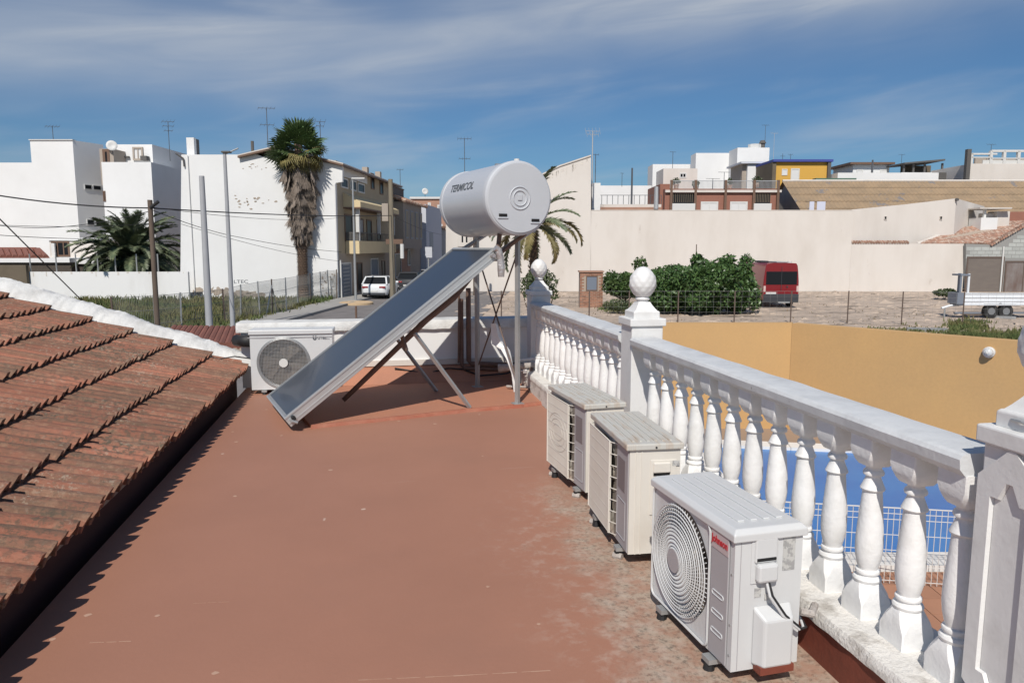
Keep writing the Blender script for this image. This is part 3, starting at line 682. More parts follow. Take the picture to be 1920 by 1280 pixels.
# houses closing the street
t = cthing('brick_house', 'reddish brick house with white parapet closing the end of the street', 'house', 785, 838, 372, 96)
MB().box(*cbox(770, 840, 372, 96, 9), MC).build('wall', brick_pink, t, world=True)
MB().box(*cbox(768, 842, 369, 95.8, 9.2, at_b(780, 373, 96)[2]), MC).build('parapet', frame_white, t, world=True)
for a_ in ((802, 808, 380, 398), (820, 828, 384, 398), (800, 806, 425, 440), (822, 830, 420, 438)): add_window(t, *a_, 96, frame_white, win_grey, .15)
MB().box(*cbox(786, 838, 424, 95, .8, at_b(780, 427, 95)[2]), MC).build('balcony', frame_brown, t, world=True)
t = cthing('cream_shed', 'low beige shed below the brick house at the street end', 'shed', 792, 838, 430, 88)
MB().box(*cbox(776, 838, 430, 88, 5), MC).build('wall', render_cream_d, t, world=True)
MB().box(*cbox(774, 838, 427.5, 87.8, 5.2, at_b(780, 431, 88)[2]), MC).build('roof', far_tile, t, world=True)
add_window(t, 813, 822, 470, 482, 88, frame_brown)
t = cthing('street_sign', 'pale blue and white notice board above the collector at the street end', 'sign', 797, 810, 463, 70)
MB().box(*cbox(797, 810, 463, 70, .06, at_b(800, 483, 70)[2]), MC).build('board', bluewhite, t, world=True)
a, _, zz = at_b(803, 483, 70); MB().box(a - .05, a + .05, 70.07, 70.15, GZ, zz + .3, MC).build('post', galv, t, world=True)

# ================================================================== RIGHT: LONG CREAM WALLS AND BUILDINGS BEHIND
BW = 57.0
t = cthing('gable_building', 'tall cream gable wall with stained sloping top behind the water tank', 'building', 830, 1108, 293, BW)
P3 = [at_b(x, y, BW) for x, y in [(836, 545), (836, 420), (880, 372), (1000, 336), (1050, 312), (1108, 293), (1108, 545)]]
P3[0] = (P3[0][0], BW, GZ); P3[-1] = (P3[-1][0], BW, GZ)
MB().prism(P3, (0, 7, 0), MC).build('wall', render_cream, t, world=True)
m = MB(); pts_ = [(880, 372), (1000, 336), (1050, 312), (1108, 293)]
for i in range(3):
    p, q_ = Vector(at_b(*pts_[i], BW)), Vector(at_b(*pts_[i + 1], BW)); m.prism([p + Vector((0, -.08, 0)), q_ + Vector((0, -.08, 0)), q_ + Vector((0, -.08, .1)), p + Vector((0, -.08, .1))], (0, 7.2, 0), MC)
m.build('coping', render_cream_d, t, world=True)
m = MB()
for _ in range(34):                                   # dirt runs from the coping
    x = random.uniform(1010, 1106); yy = 336 + (x - 1000) * (-43 / 108) + 1.5; a, _, zz = at_b(x, yy, BW); h = random.uniform(.1, .6)
    m.box(a, a + random.uniform(.03, .1), BW - .01, BW, zz - h, zz, MC)
o = m.build('dirt_crust', render_cream_d, t, world=True); o['kind'] = 'stuff'
add_window(t, 858, 884, 432, 462, BW, render_cream_d, win_dark, .3, 1)
# long wall
t = cthing('long_wall', 'long blank cream wall behind the hedge and the red van', 'wall', 1108, 1600, 395, BW)
q = cbox(1108.5, 1600, 395, BW, .4); MB().box(*q, MC).build('wall', render_cream, t, world=True)
MB().box(q[0], q[1], BW - .015, BW + .45, q[5], q[5] + .05, MC).build('coping', render_cream_d, t, world=True)
LWE = at_b(1600, 395, BW)[0]
t = cthing('boundary_wall', 'right part of the cream wall, capped by a row of clay tiles', 'wall', 1600, 1810, 456, BW)
q = (LWE + .001,) + cbox(1600.5, 1811, 457, BW - .02, .4)[1:]; MB().box(*q, MC).build('wall', render_cream, t, world=True)
m = MB(); x = q[0]
while x < at_b(1702, 457, BW)[0]: m.cyl((x + .09, BW - .10, q[5] + .07), (x + .09, BW + .25, q[5] + .2), .085, n=6, M=MC); x += .2
o = m.build('cap_tile', far_tile, t, world=True); o['kind'] = 'stuff'
t = cthing('rear_building', 'cream rear building with sloping top and small vents above the capped wall', 'building', 1600, 1790, 375, 60)
B2 = 59.0
bx = lambda x: 57.42 + (B2 - 57.42) * (x - 1602) / 191
P3 = [at_b(x, y, bx(x)) for x, y in [(1597, 470), (1597, 393), (1700, 383), (1793, 372), (1793, 470)]]; P3[0] = (P3[1][0], P3[0][1], GZ); P3[-1] = (P3[-2][0], B2, GZ)
MB().prism(P3, (0, .3, 0), MC).build('wall', render_cream, t, world=True)
a1, _, z1 = at_b(1793, 372, B2); a2, _, z2 = at_b(1846, 387, B2 + 5)
MB().add([(a1, B2, GZ), (a2, B2 + 5, GZ), (a2, B2 + 5, z2), (a1, B2, z1), (a1, B2 + .4, GZ), (a2 - .3, B2 + 5.3, GZ), (a2 - .3, B2 + 5.3, z2), (a1, B2 + .4, z1)], [(0, 1, 2, 3), (4, 7, 6, 5), (3, 2, 6, 7), (0, 3, 7, 4), (1, 5, 6, 2)], MC).build('wall', render_cream, t, world=True)
for x in (1660, 1764): add_window(t, x - 2.5, x + 2.5, 405, 412, bx(x) - .01, render_cream_d, win_dark, .04, name='vent')
MB().cyl((a1, B2 - .2, z1 - .1), (a1, B2, z1 - .1), .12, M=MC).build('lamp', roof_grey, t, world=True)
# tiled lean-to roof between them
t = cthing('tiled_roof', 'weathered pinkish clay roof sloping between the cream walls at the right', 'roof', 1720, 1920, 430, 57.5)
p_fl, p_fr = Vector(at_b(1722, 457, 57.3)), Vector(at_b(1862, 457, 57.3)); p_bl, p_br = Vector(at_b(1792, 430, 60.5)), Vector(at_b(1975, 405, 62))
p_bm = Vector(at_b(1868, 428, 60.5))
m = MB(); n = 46
for i in range(n):
    u_ = i / (n - 1); f = p_fl.lerp(p_fr, u_); b_ = (Vector(at_b(1722, 457, 57.3)).lerp(p_bl, min(1, u_ * 3.2)) if u_ < .31 else p_bl.lerp(p_br, (u_ - .31) / .69))
    m.cyl(f + Vector((0, 0, .02)), b_ + Vector((0, 0, .02)), .085, .11, 6, MC)
o = m.build('roof_tile', far_tile, t, world=True); o['kind'] = 'stuff'
m = MB(); m.add([p_fl, p_fr, p_br, p_bl, p_fl - Vector((0, 0, .25)), p_fr - Vector((0, 0, .25)), p_br - Vector((0, 0, .25)), p_bl - Vector((0, 0, .25))], [(0, 1, 2, 3), (4, 7, 6, 5), (0, 4, 5, 1), (1, 5, 6, 2), (2, 6, 7, 3), (3, 7, 4, 0)], MC)
m.build('roof_deck', brick_mortar, t, world=True)
m = MB(); m.tube([MC @ Vector(at_b(1720, 457, 57.2)), MC @ Vector(at_b(1793, 429, 60.3))], .12, 6); m.build('ridge', render_cream_d, t, world=True)
# chimney, box and brick wall on that roof
t = cthing('roof_kiosk', 'white masonry barbecue hut standing on the pinkish roof', 'outbuilding', 1838, 1895, 395, 60)
MB().box(*cbox(1840, 1871, 408, 59.6, 1.6, at_b(1840, 434, 59.6)[2]), MC).build('wall', render_white, t, world=True)
MB().box(*cbox(1842, 1872, 400, 60.6, .5, at_b(1842, 409, 60)[2]), MC).build('hood', render_cream_d, t, world=True)
MB().box(*cbox(1870, 1894, 396, 60.2, 1.2, at_b(1870, 436, 60)[2]), MC).build('wall', render_cream, t, world=True)
MB().box(*cbox(1846, 1850, 392, 60.0, .2, at_b(1846, 409, 60)[2]), MC).build('post', frame_white, t, world=True)
MB().box(*cbox(1838, 1898, 389, 59.6, 2.4, at_b(1842, 392, 60)[2]), MC).build('roof_slab', render_cream_d, t, world=True)
t = cthing('brick_wall', 'short red brick wall under the barn eave at the right edge', 'wall', 1895, 1960, 398, 61)
MB().box(*cbox(1894, 1990, 397, 61.2, .3, 0), MC).build('wall', brick_far, t, world=True)
# grey block shed with doors
BG = 56.6
t = cthing('block_shed', 'unpainted grey block shed with two big metal doors at the right edge', 'shed', 1812, 1960, 420, BG)
P3 = [at_b(x, y, BG) for x, y in [(1811, 556), (1811, 457), (1860, 459), (1925, 419), (2010, 380), (2010, 556)]]; P3[0] = (P3[0][0], BG, GZ); P3[-1] = (P3[-1][0], BG, GZ)
MB().prism(P3, (0, .25, 0), MC).build('mortar_wall', mortar_dark, t, world=True)
# individual concrete blocks, proud of the mortar
bm_ = MB().box(0, .55, -.012, 0, 0, .26).build('concrete_block', block_grey, t); bmesh_data = bm_.data
bpy.data.objects.remove(bm_)
zz = at_b(1811, 484, BG)[2]; row = 0; aL = at_b(1811, 480, BG)[0]
def top_at(a):
    x = 960 + a / BG * F_PX * math.cos(PITCH) ; 
    y = 458 if x < 1862 else 458 - (x - 1862) * .615
    return at_b(x, y, BG)[2]
inv = WM[t.name].inverted(); cnt = 0
while zz < at_b(1920, 420, BG)[2]:
    x = aL - (.3 if row % 2 else 0); 
    while x < at_b(1990, 460, BG)[0]:
        if x >= aL - .01 and zz + .28 < top_at(x) and zz + .28 < top_at(x + .55):
            inst('concrete_block', bmesh_data, t, inv @ MC @ Matrix.Translation((x, BG, zz))); cnt += 1
        x += .58
    zz += .29; row += 1
add_window(t, 1813, 1877, 481, 560, BG, galv_dark, metal_door, .12, name='door'); 
add_window(t, 1885, 1950, 489, 560, BG, galv_dark, rusty_door, .12, 1, name='door')
m = MB(); x0, y0, _ = at_b(1880, 480, BG - .06); _, _, zt_ = at_b(1880, 462, BG); MB().cyl((x0, BG - .1, GZ), (x0, BG - .1, zt_), .06, M=MC).build('downpipe', frame_white, t, world=True)
m = MB(); p, q_ = Vector(at_b(1858, 460, BG)), Vector(at_b(2010, 372, BG))
n = 34
for i in range(n): c = p.lerp(q_, i / n); m.cyl(c + Vector((0, -.15, .06)), c + Vector((0, .4, .06)), .1, n=6, M=MC)
m.build('verge_tile', far_tile, t, world=True)['kind'] = 'stuff'
# barn with long tan roof
t = cthing('barn', 'long barn with tan corrugated roof and grey gable beyond the cream wall', 'barn', 1455, 2000, 340, 78)
BB = 74.0; zr = at_b(1470, 342, BB + 6)[2]; aF = at_b(1512, 402, BB)[0]; ze = at_b(1512, 402, BB)[2]; aE = at_b(2200, 400, BB)[0]
MB().prism([(aF, BB, GZ), (aF, BB, ze), (aF, BB + 6, zr), (aF, BB + 12, ze), (aF, BB + 12, GZ)], (.3, 0, 0), MC).build('gable_wall', barn_wall, t, world=True)
MB().box(aF + .3, aE, BB + .3, BB + .6, GZ, ze - .1, MC).build('wall', barn_wall, t, world=True)
m = MB(); N_ = 170; vs = []; fs = []; h0 = aF - .35
for i in range(N_ + 1):
    a = h0 + (aE - h0) * i / N_; dz = .04 * (1 if i % 2 else -1)
    vs += [(a, BB + 6, zr + .1 + dz), (a, BB - .5, ze - .2 + dz), (a, BB + 12.3, ze + dz)]
    if i: o_ = 3 * i; fs += [(o_ - 3, o_ - 2, o_ + 1, o_), (o_ - 3, o_, o_ + 2, o_ - 1)]
m.add(vs, fs, MC); m.build('roof', barn_roof, t, world=True)
m = MB()
for k_ in range(1, 5):
    u_ = k_ / 5; y_ = BB + 6 - 6.5 * u_; z_ = zr + .1 + (ze - .2 - zr - .1) * u_ + .05; m.box(h0, aE, y_ - .04, y_, z_, z_ + .03, MC)
m.build('sheet_lap', barn_roof, t, world=True)
MB().tube([CW(h0, BB + 6, zr + .16), CW(aE, BB + 6, zr + .16)], .13, 6).build('ridge', render_cream_d, t, world=True)
t = cthing('laundry', 'white washing hanging beside the grey barn gable', 'laundry', 1512, 1545, 378, 71)
MB().tube([wp(1510, 378, 71), wp(1550, 379, 71)], .02, 5).build('line', cable_black, t, world=True)
for (x0, x1, y1) in ((1518, 1526, 394), (1532, 1547, 394)):
    a0, a1, z0, z1 = crect(x0, x1, 378, y1, 71); MB().box(a0, a1, 70.97, 71.0, z0, z1, MC).build('cloth', laundry, t, world=True)

# skyline blocks beyond the wall
def simple_block(label, x0, x1, yt, b, deep, material, name='building', windows=(), zb=GZ, par=None, wm=None, skew=None):
    t = cthing(name, label, name.replace('_', ' '), x0, x1, yt, b)
    q = cbox(x0, x1, yt, b, deep, zb); MB().box(*q, MC).build('wall', material, t, world=True)
    for w_ in windows: add_window(t, *w_[:4], b, *(w_[4:] if len(w_) > 4 else ()))
    return t, q
simple_block('low white parapet building seen just above the cream wall, left end', 1110, 1222, 348, 88, 8, render_white)
t, q = simple_block('pinkish terrace parapet directly above the cream wall beside the gable', 1108, 1240, 383, 64, 3, render_cream, 'terrace_wall')
MB().box(q[0], q[1], 63.9, 64, q[5] - .55, q[5] - .25, MC).build('stripe', brick_pink, t, world=True)
m = MB()
for i in range(14): x = q[0] + (q[1] - q[0]) * i / 13; m.box(x - .02, x + .02, 64.05, 64.1, q[5], q[5] + .75, MC)
m.box(q[0], q[1], 64.05, 64.1, q[5] + .74, q[5] + .78, MC); m.build('railing', antenna_mat, t, world=True)
simple_block('small white box room beside the gable top', 1111, 1126, 343, 60.5, 2, render_white, 'roof_box')
t, q = simple_block('stepped white apartment block, its lowest left storey', 1224, 1306, 308, 112, 4, render_white)
t, q = simple_block('blank white apartment block in the middle of the skyline', 1305, 1384, 287, 108, 3, render_white)
t, q = simple_block('highest white block on the skyline with a dark vent on top', 1383, 1443, 277, 104, 4, render_white)
a, _, zz = at_b(1434, 277, 104); MB().cyl((a, 105, zz), (a, 105, zz + .7), .35, M=MC).cyl((a, 105, zz + .7), (a, 105, zz + 1.1), .5, .3, M=MC).build('roof_vent', roof_grey, t, world=True)
a, _, zz = at_b(1419, 277, 104); MB().cyl((a, 105, zz), (a, 105, zz + .55), .9, M=MC).build('water_drum', frame_white, t, world=True)
t, q = simple_block('white stair house with sloping canopy in front of the highest block', 1402, 1442, 309, 96, 6, render_white, 'stair_house')
MB().box(*cbox(1392, 1404, 307, 96.5, 5, 4), MC).build('wall', beige_facade, t, world=True)
MB().box(*cbox(1390, 1448, 303, 95.7, 6.5, at_b(1400, 307, 96)[2]), MC).build('roof_slab', bluewhite, t, world=True)
t, q = simple_block('cream rooftop room with a small twin window, left on the brick building', 1244, 1308, 316, 82, 4, render_cream, 'roof_room', [(1274, 1287, 324, 334, frame_white, win_dark, .12, 1)])
# brick building
BK = 76.0
t = cthing('brick_building', 'brown brick apartment building with white balconies and roof terrace', 'building', 1240, 1450, 352, BK)
q = cbox(1247, 1462, 354, BK, 8); MB().box(*q, MC).build('wall', brick_far, t, world=True)
MB().box(*cbox(1238, 1258, 345, BK + 1, 7), MC).build('wall', brick_far, t, world=True)
a0, a1, z0, z1 = crect(1247, 1464, 356.5, 361, BK); MB().box(a0, a1, BK - .25, BK - .01, z0, z1, MC).build('cornice', render_cream, t, world=True)
for (x0, x1) in ((1259, 1301), (1411, 1443)):
    a0, a1, z0, z1 = crect(x0, x1, 363, 383, BK); f = MB().box(a0, a1, BK - .04, BK - .01, z0, z1, MC).build('balcony_opening', win_dark, t, world=True)
    m = MB()
    for i in range(12): xx = a0 + (a1 - a0) * i / 11; m.box(xx - .03, xx + .03, BK - .1, BK - .05, z0 + .2, z1, MC)
    m.build('blind', brown_wall, f, world=True)
    a0, a1, z0, z1 = crect(x0, x1, 382, 396, BK); MB().box(a0, a1, BK - .5, BK - .03, z0, z1, MC).build('balcony_front', frame_white, t, world=True)
for (x0, x1) in ((1314, 1346), (1369, 1401)): add_window(t, x0, x1, 378, 397, BK, frame_white, curtain, .16, 1)
for x in (1257, 1302, 1358, 1411, 1456):
    a, _, z0 = at_b(x, 397, BK); zt_ = at_b(x, 338, BK)[2]; MB().box(a - .12, a + .12, BK - .3, BK - .02, z0, zt_, MC).build('pillar', frame_brown, t, world=True)
m = MB(); a0, _, zt_ = at_b(1256, 340, BK); a1 = at_b(1456, 340, BK)[0]; zz = at_b(1300, 354, BK)[2]
for i in range(90): xx = a0 + (a1 - a0) * i / 89; m.box(xx - .015, xx + .015, BK - .2, BK - .17, zz, zt_, MC)
m.box(a0, a1, BK - .22, BK - .15, zt_, zt_ + .06, MC); m.build('railing', antenna_light, t, world=True)
def leaf_cloud(m, c, rx, ry, rz, n, s, M=None, hollow=.45):
    for _ in range(n):
        while True:
            p = Vector((random.uniform(-1, 1), random.uniform(-1, 1), random.uniform(-1, 1)))
            if hollow < p.length < 1: break
        k = 1 + .25 * mnoise.noise(p * 2.2 + Vector(c))
        p = Vector((p.x * rx * k, p.y * ry * k, p.z * rz * k)) + Vector(c)
        d1 = Vector((random.gauss(0, 1), random.gauss(0, 1), random.gauss(0, 1))).normalized(); d2 = d1.orthogonal().normalized()
        q_ = Matrix.Rotation(random.uniform(0, 6.28), 3, d1); d2 = q_ @ d2; d3 = d1.cross(d2); a = s * random.uniform(.6, 1.3)
        m.add([p - d2 * a, p + d3 * a * .45, p + d2 * a, p - d3 * a * .45], [(0, 1, 2, 3)], M)
for i, (x, y, w_, lb) in enumerate(((1271, 345, 10, 'leftmost'), (1308, 349, 9, 'second'), (1372, 346, 6, 'third'), (1423, 342, 13, 'rightmost'))):
    a, _, zz = at_b(x, y + 8, BK); t = thing('roof_plant', lb + ' of the dark potted plants on the brick building roof terrace', 'potted plant', CW(a, BK + .8, zz), -YAW, 'potted plants on the brick building')
    MB().cyl((0, 0, 0), (0, 0, .45), .22, .3).build('pot', far_tile, t); m = MB(); leaf_cloud(m, (0, 0, .75), w_ * .045, .4, .38, 160, .12, hollow=.1); m.build('foliage', leaf_bush, t)
# yellow house
t, q = simple_block('ochre yellow rooftop house with blue edged flat roof', 1454, 1556, 304, 90, 8, yellow_house, 'yellow_house', [(1466, 1476, 317, 329, frame_white, curtain, .1), (1483, 1498, 316, 342, frame_white, curtain, .12)])
a0, a1, z0, z1 = crect(1448, 1560, 299.5, 304, 90); MB().box(a0, a1, 89.6, 98.3, z0, z1, MC).build('roof_slab', blue_trim, t, world=True)
MB().box(*cbox(1553, 1559, 304, 89.7, .5), MC).build('column', roof_grey, t, world=True)
MB().box(*cbox(1449, 1456, 304, 89.8, 6), MC).build('side_wall', brown_wall, t, world=True)
t, q = simple_block('low strip of green netting on the barn ridge', 1530, 1606, 334, 84, 1, green_net, 'netting')
t, q = simple_block('long low white parapet behind the barn roof', 1571, 1770, 324, 88, 6, render_white, 'parapet_building')
MB().box(q[1] - .6, q[1] + .25, 87.9, 88.3, GZ, q[5] + .02, MC).build('post', roof_grey, t, world=True)
t, q = simple_block('small white house with brown eaves on the skyline', 1600, 1668, 309, 98, 6, render_white, 'rooftop_house', [(1606, 1618, 317, 326, frame_white, curtain, .15), (1650, 1664, 317, 326, frame_white, curtain, .15)])
a0, a1, z0, z1 = crect(1591, 1674, 305, 309, 98); MB().box(a0, a1, 97.4, 104.5, z0, z1, MC).build('roof', frame_brown, t, world=True)
t = cthing('pergola', 'dark open sided roof shelter on the skyline', 'shelter', 1692, 1769, 304, 94)
zb_ = at_b(1700, 324, 94)[2]; a0, _, z0 = at_b(1692, 308, 94); a1, _, z1 = at_b(1768, 302, 94)
MB().prism([(a0, 93.5, z0), (a1, 93.5, z1), (a1, 93.5, z1 + .2), (a0, 93.5, z0 + .15)], (0, 5, 0), MC).build('roof', roof_grey, t, world=True)
a0, a1, z0, z1 = crect(1712, 1768, 306, 324, 95); MB().box(a0, a1, 97.8, 98, zb_ - .5, z1, MC).build('rear_wall', brown_wall, t, world=True)
for x in (1695, 1713, 1734, 1767): a = at_b(x, 320, 94)[0]; MB().box(a - .1, a + .1, 94, 94.2, zb_ - .5, at_b(x, 306, 94)[2], MC).build('post', roof_grey, t, world=True)
MB().box(*cbox(1690, 1770, 323.5, 93.8, 5, GZ), MC).build('base_wall', render_white, t, world=True)
t, q = simple_block('distant pinkish tiled house low between white buildings', 1772, 1812, 322, 125, 8, brick_pink, 'distant_house')
MB().prism([at_b(1768, 327, 124.8), at_b(1775, 319, 124.8), at_b(1800, 318, 124.8), at_b(1818, 330, 124.8)], (0, 8, 0), MC).build('roof', far_tile, t, world=True)
BR = 86.0
t, q = simple_block('white building with roof terrace pergola at the right edge of the skyline', 1820, 2010, 307, BR, 8, render_cream, 'terrace_building')
for (x0, x1, y0, y1) in ((1822, 1870, 287, 290), (1860, 2000, 281, 285), (1822, 1862, 294, 296), (1858, 2000, 296, 298)):
    a0, a1, z0, z1 = crect(x0, x1, y0, y1, BR); MB().box(a0, a1, BR, BR + .4, z0, z1, MC).build('beam', frame_white, t, world=True)
for x in (1823, 1860, 1885, 1912, 1940): a, _, z_ = at_b(x, 283 if x > 1850 else 288, BR); MB().box(a - .15, a + .15, BR, BR + .35, q[5], z_, MC).build('column', frame_white, t, world=True)
a0, a1, z0, z1 = crect(1860, 2000, 290, 296, BR); MB().box(a0, a1, BR + 3, BR + 3.3, q[5], z1, MC).build('rear_wall', beige_facade, t, world=True)
a0, a1, z0, z1 = crect(1844, 2000, 300, 307, BR); MB().box(a0, a1, BR + .1, BR + .2, q[5], z1, MC).build('railing_panel', frame_white, t, world=True)
a, _, z_ = at_b(1817, 280, BR); MB().box(a - .25, a + .2, BR - .2, BR + .3, GZ, z_, MC).build('chimney', roof_grey, t, world=True)

# ================================================================== ANTENNAS, POLES, CABLES
def antenna(px_, y0, y1, b, label, arms=((0, 1.2, .5),), light=False, lean=0, r=.03, dish=None, name='antenna'):
    a, _, z0 = at_b(px_, y0, b); _, _, z1 = at_b(px_, y1, b); t = thing(name, label, name, CW(a, b, z0), -YAW)
    mt = antenna_light if light else antenna_mat
    MB().cyl((0, 0, 0), (lean, 0, z1 - z0), r, r * .8, 6).build('mast', mt, t)
    for (dz, L_, el) in arms:
        m = MB(); z_ = z1 - z0 + dz; m.cyl((-L_ * .5, -.1, z_), (L_ * .5, .1, z_), .018, n=5)
        n = max(3, int(L_ / .22))
        for i in range(n): x = -L_ * .5 + L_ * i / (n - 1); m.cyl((x, -el * .5, z_ - el * .35), (x, el * .5, z_ + el * .35), .010, n=4)
        m.build('boom', mt, t)
    if dish:
        m = MB(); m.lathe([(.01, 0), (dish * .5, .03), (dish, .10), (dish * .98, .12), (dish * .5, .05), (.01, .02)], 14, Matrix.Translation((0, -.1, (z1 - z0) * .9)) @ Matrix.Rotation(R_(78), 4, 'X') @ Matrix.Rotation(R_(25), 4, 'Y')); m.build('dish', frame_white, t, smooth=True)
    return t
antenna(100, 263, 236, 63, 'small antenna on the far left white block', ((-.05, 1.1, .4),))
antenna(319, 302, 228, 60, 'tall antenna mast on the shaded left block', ((0, .9, .5), (-.35, .8, .4), (-.7, .6, .3)))
antenna(212, 292, 272, 61, 'grey satellite dish between the two white blocks', (), dish=.42, name='satellite_dish')
antenna(503, 290, 203, 52, 'antenna left of the tall palm crown', ((0, 1.1, .35), (-1.1, .9, .4)))
antenna(602, 298, 228, 52, 'antenna right of the tall palm crown', ((0, .7, .6), (-.3, .5, .4)))
antenna(751, 372, 318, 74, 'thin antenna over the grey terrace wall of the street row', ((0, .6, .3),))
antenna(797, 370, 358, 96, 'white satellite dish on the brick house at the street end', (), dish=.42, name='satellite_dish')
antenna(872, 420, 260, 62, 'antenna mast rising above the left of the water tank', ((0, 1.1, .5), (-1.6, .9, .35)))
antenna(1110, 350, 246, 59, 'tall television antenna beside the gable top', ((0, 1.1, .9), (-.25, .9, .7)), True, r=.05)
antenna(1116, 350, 290, 61, 'short second mast right of the tall gable antenna', ((0, .5, .3),))
antenna(1184, 385, 315, 66, 'bare grey mast on the pinkish terrace', (), r=.09)
antenna(1166, 350, 325, 88, 'thin stick antenna on the low white parapet', ((0, .3, .2),))
antenna(1230, 392, 350, 63, 'wide metal flue pipe beside the brick building', (), r=.2, light=True, name='flue')
antenna(1261, 316, 285, 84, 'thin antenna on the cream rooftop room', ((0, .6, .2),))
antenna(1336, 355, 335, 72, 'low T shaped antenna on the brick building terrace', ((0, 1.3, .1),))
antenna(1357, 355, 323, 72, 'higher T shaped antenna on the brick building terrace', ((0, 1.1, .1),))
antenna(1434, 274, 235, 105, 'tall thin antenna on the highest white block', ((0, .9, .4),))
antenna(1450, 300, 250, 98, 'antenna over the yellow house left corner', ((0, .9, .5),), True)
antenna(1467, 305, 288, 90, 'dark stick mast on the yellow house roof', ((-.3, .5, .2),))
antenna(1482, 302, 290, 92, 'short mast with round cap on the yellow house', ((0, .5, .5),))
antenna(1635, 324, 300, 93, 'dark chimney pipe by the small brown roofed house', (), r=.14, name='flue')
antenna(1689, 322, 290, 100, 'tiny antenna left of the dark shelter', ((0, .8, .3),))
antenna(1858, 284, 271, 88, 'small antenna on the right edge terrace building', ((0, 1.0, .3),))
# posts
def pole(px_, y0, y1, b, r0, r1, material, label, cat, name, z0=GZ, px_top=None):
    a, _, z1 = at_b(px_, y1, b); t = thing(name, label, cat, CW(a, b, z0), -YAW); h = z1 - z0
    MB().cyl((0, 0, 0), (0, 0, h), r0, r1, 12).build('pole', material, t, smooth=False, auto=40); return t, h
t, h = pole(378, 615, 330, 25, .125, .085, concrete_post, 'thick bare grey concrete post left of the slim lamp post', 'post', 'concrete_post')
t, h = pole(421, 615, 287, 30, .10, .065, concrete_post, 'tall slim grey lamp post with flat lamp head, before the white gable', 'street lamp', 'street_lamp')
MB().cyl((0, 0, h - .05), (.55, 0, h + .18), .03).build('arm', galv, t); MB().box(-.1, .25, -.12, .12, h + .0, h + .07).build('lamp_head', roof_grey, t, bevel=.02)
t, h = pole(661, 560, 336, 46, .085, .05, galv, 'slender street lamp by the balcony of the tan house', 'street lamp', 'street_lamp')
MB().box(-.05, .75, -.1, .1, h, h + .08).build('lamp_head', frame_white, t, bevel=.02)
t, h = pole(281, 615, 375, 24, .085, .075, wood_pole, 'dark wooden pole in front of the bushy palm', 'utility pole', 'utility_pole')
MB().cyl((.02, -.05, h - .25), (.3, -.05, h - .05), .05).build('insulator', rubber, t)
t, h = pole(732, 560, 336, 47, .19, .14, wood_pole_l, 'pale wooden utility pole beside the parked white car', 'utility pole', 'utility_pole')
MB().box(-.55, -.15, -.2, .1, h - 2.6, h - 1.5).build('junction_box', beige_facade, t, bevel=.03)
MB().box(-.35, .7, -.1, .0, h - 4.0, h - 3.7).build('cross_arm', frame_brown, t)
MB().cyl((.65, -.05, h - 4.9), (.65, -.05, h - 4.0), .12).build('insulator', frame_white, t)
t, h = pole(889, 470, 395, 52, .1, .1, wood_pole, 'short dark post beside the cream gable window', 'post', 'utility_pole')
pole(1306, 520, 458, 50, .05, .03, wood_pole, 'thin stake rising out of the orange tree hedge', 'stake', 'stake')
def cable(pts_, label, r=.012, sag=0):
    P_ = [wp(*p) for p in pts_]; out = []
    for i in range(len(P_) - 1):
        n = 10
        for k in range(n): u_ = k / n; q_ = P_[i].lerp(P_[i + 1], u_); q_.z -= sag * 4 * u_ * (1 - u_); out.append(q_)
    out.append(P_[-1]); m = MB(); m.tube(out, r, 5); o = m.build('cable', cable_black); tag(o, label, 'cable'); return o
cable([(-60, 357, 22), (281, 390, 24), (735, 404, 47)], 'thick black cable crossing from the left edge to the wooden pole', .022, .12)
cable([(-40, 417, 30), (281, 396, 24)], 'thin cable dipping across the far left white block', .012, .35)
cable([(-40, 420, 34), (300, 418, 40)], 'faint lower cable across the far left white block', .012, .15)
cable([(-40, 438, 30), (180, 448, 40)], 'cable running just above the annexe roof', .014, .05)
cable([(281, 392, 24), (450, 445, 36), (640, 472, 46)], 'cable dropping from the wooden pole across the gable wall', .013, .1)
cable([(281, 388, 24), (640, 408, 46)], 'upper thin cable across the white gable wall', .009, .25)
cable([(340, 420, 30), (640, 490, 46)], 'lowest thin cable across the white gable wall', .010, .2)
cable([(-8, 403, 11), (152, 562, 13)], 'straight grey stay wire slanting down at the far left', .010, 0)
cable([(735, 404, 47), (830, 440, 80)], 'cable from the pale pole towards the street end', .012, .2)
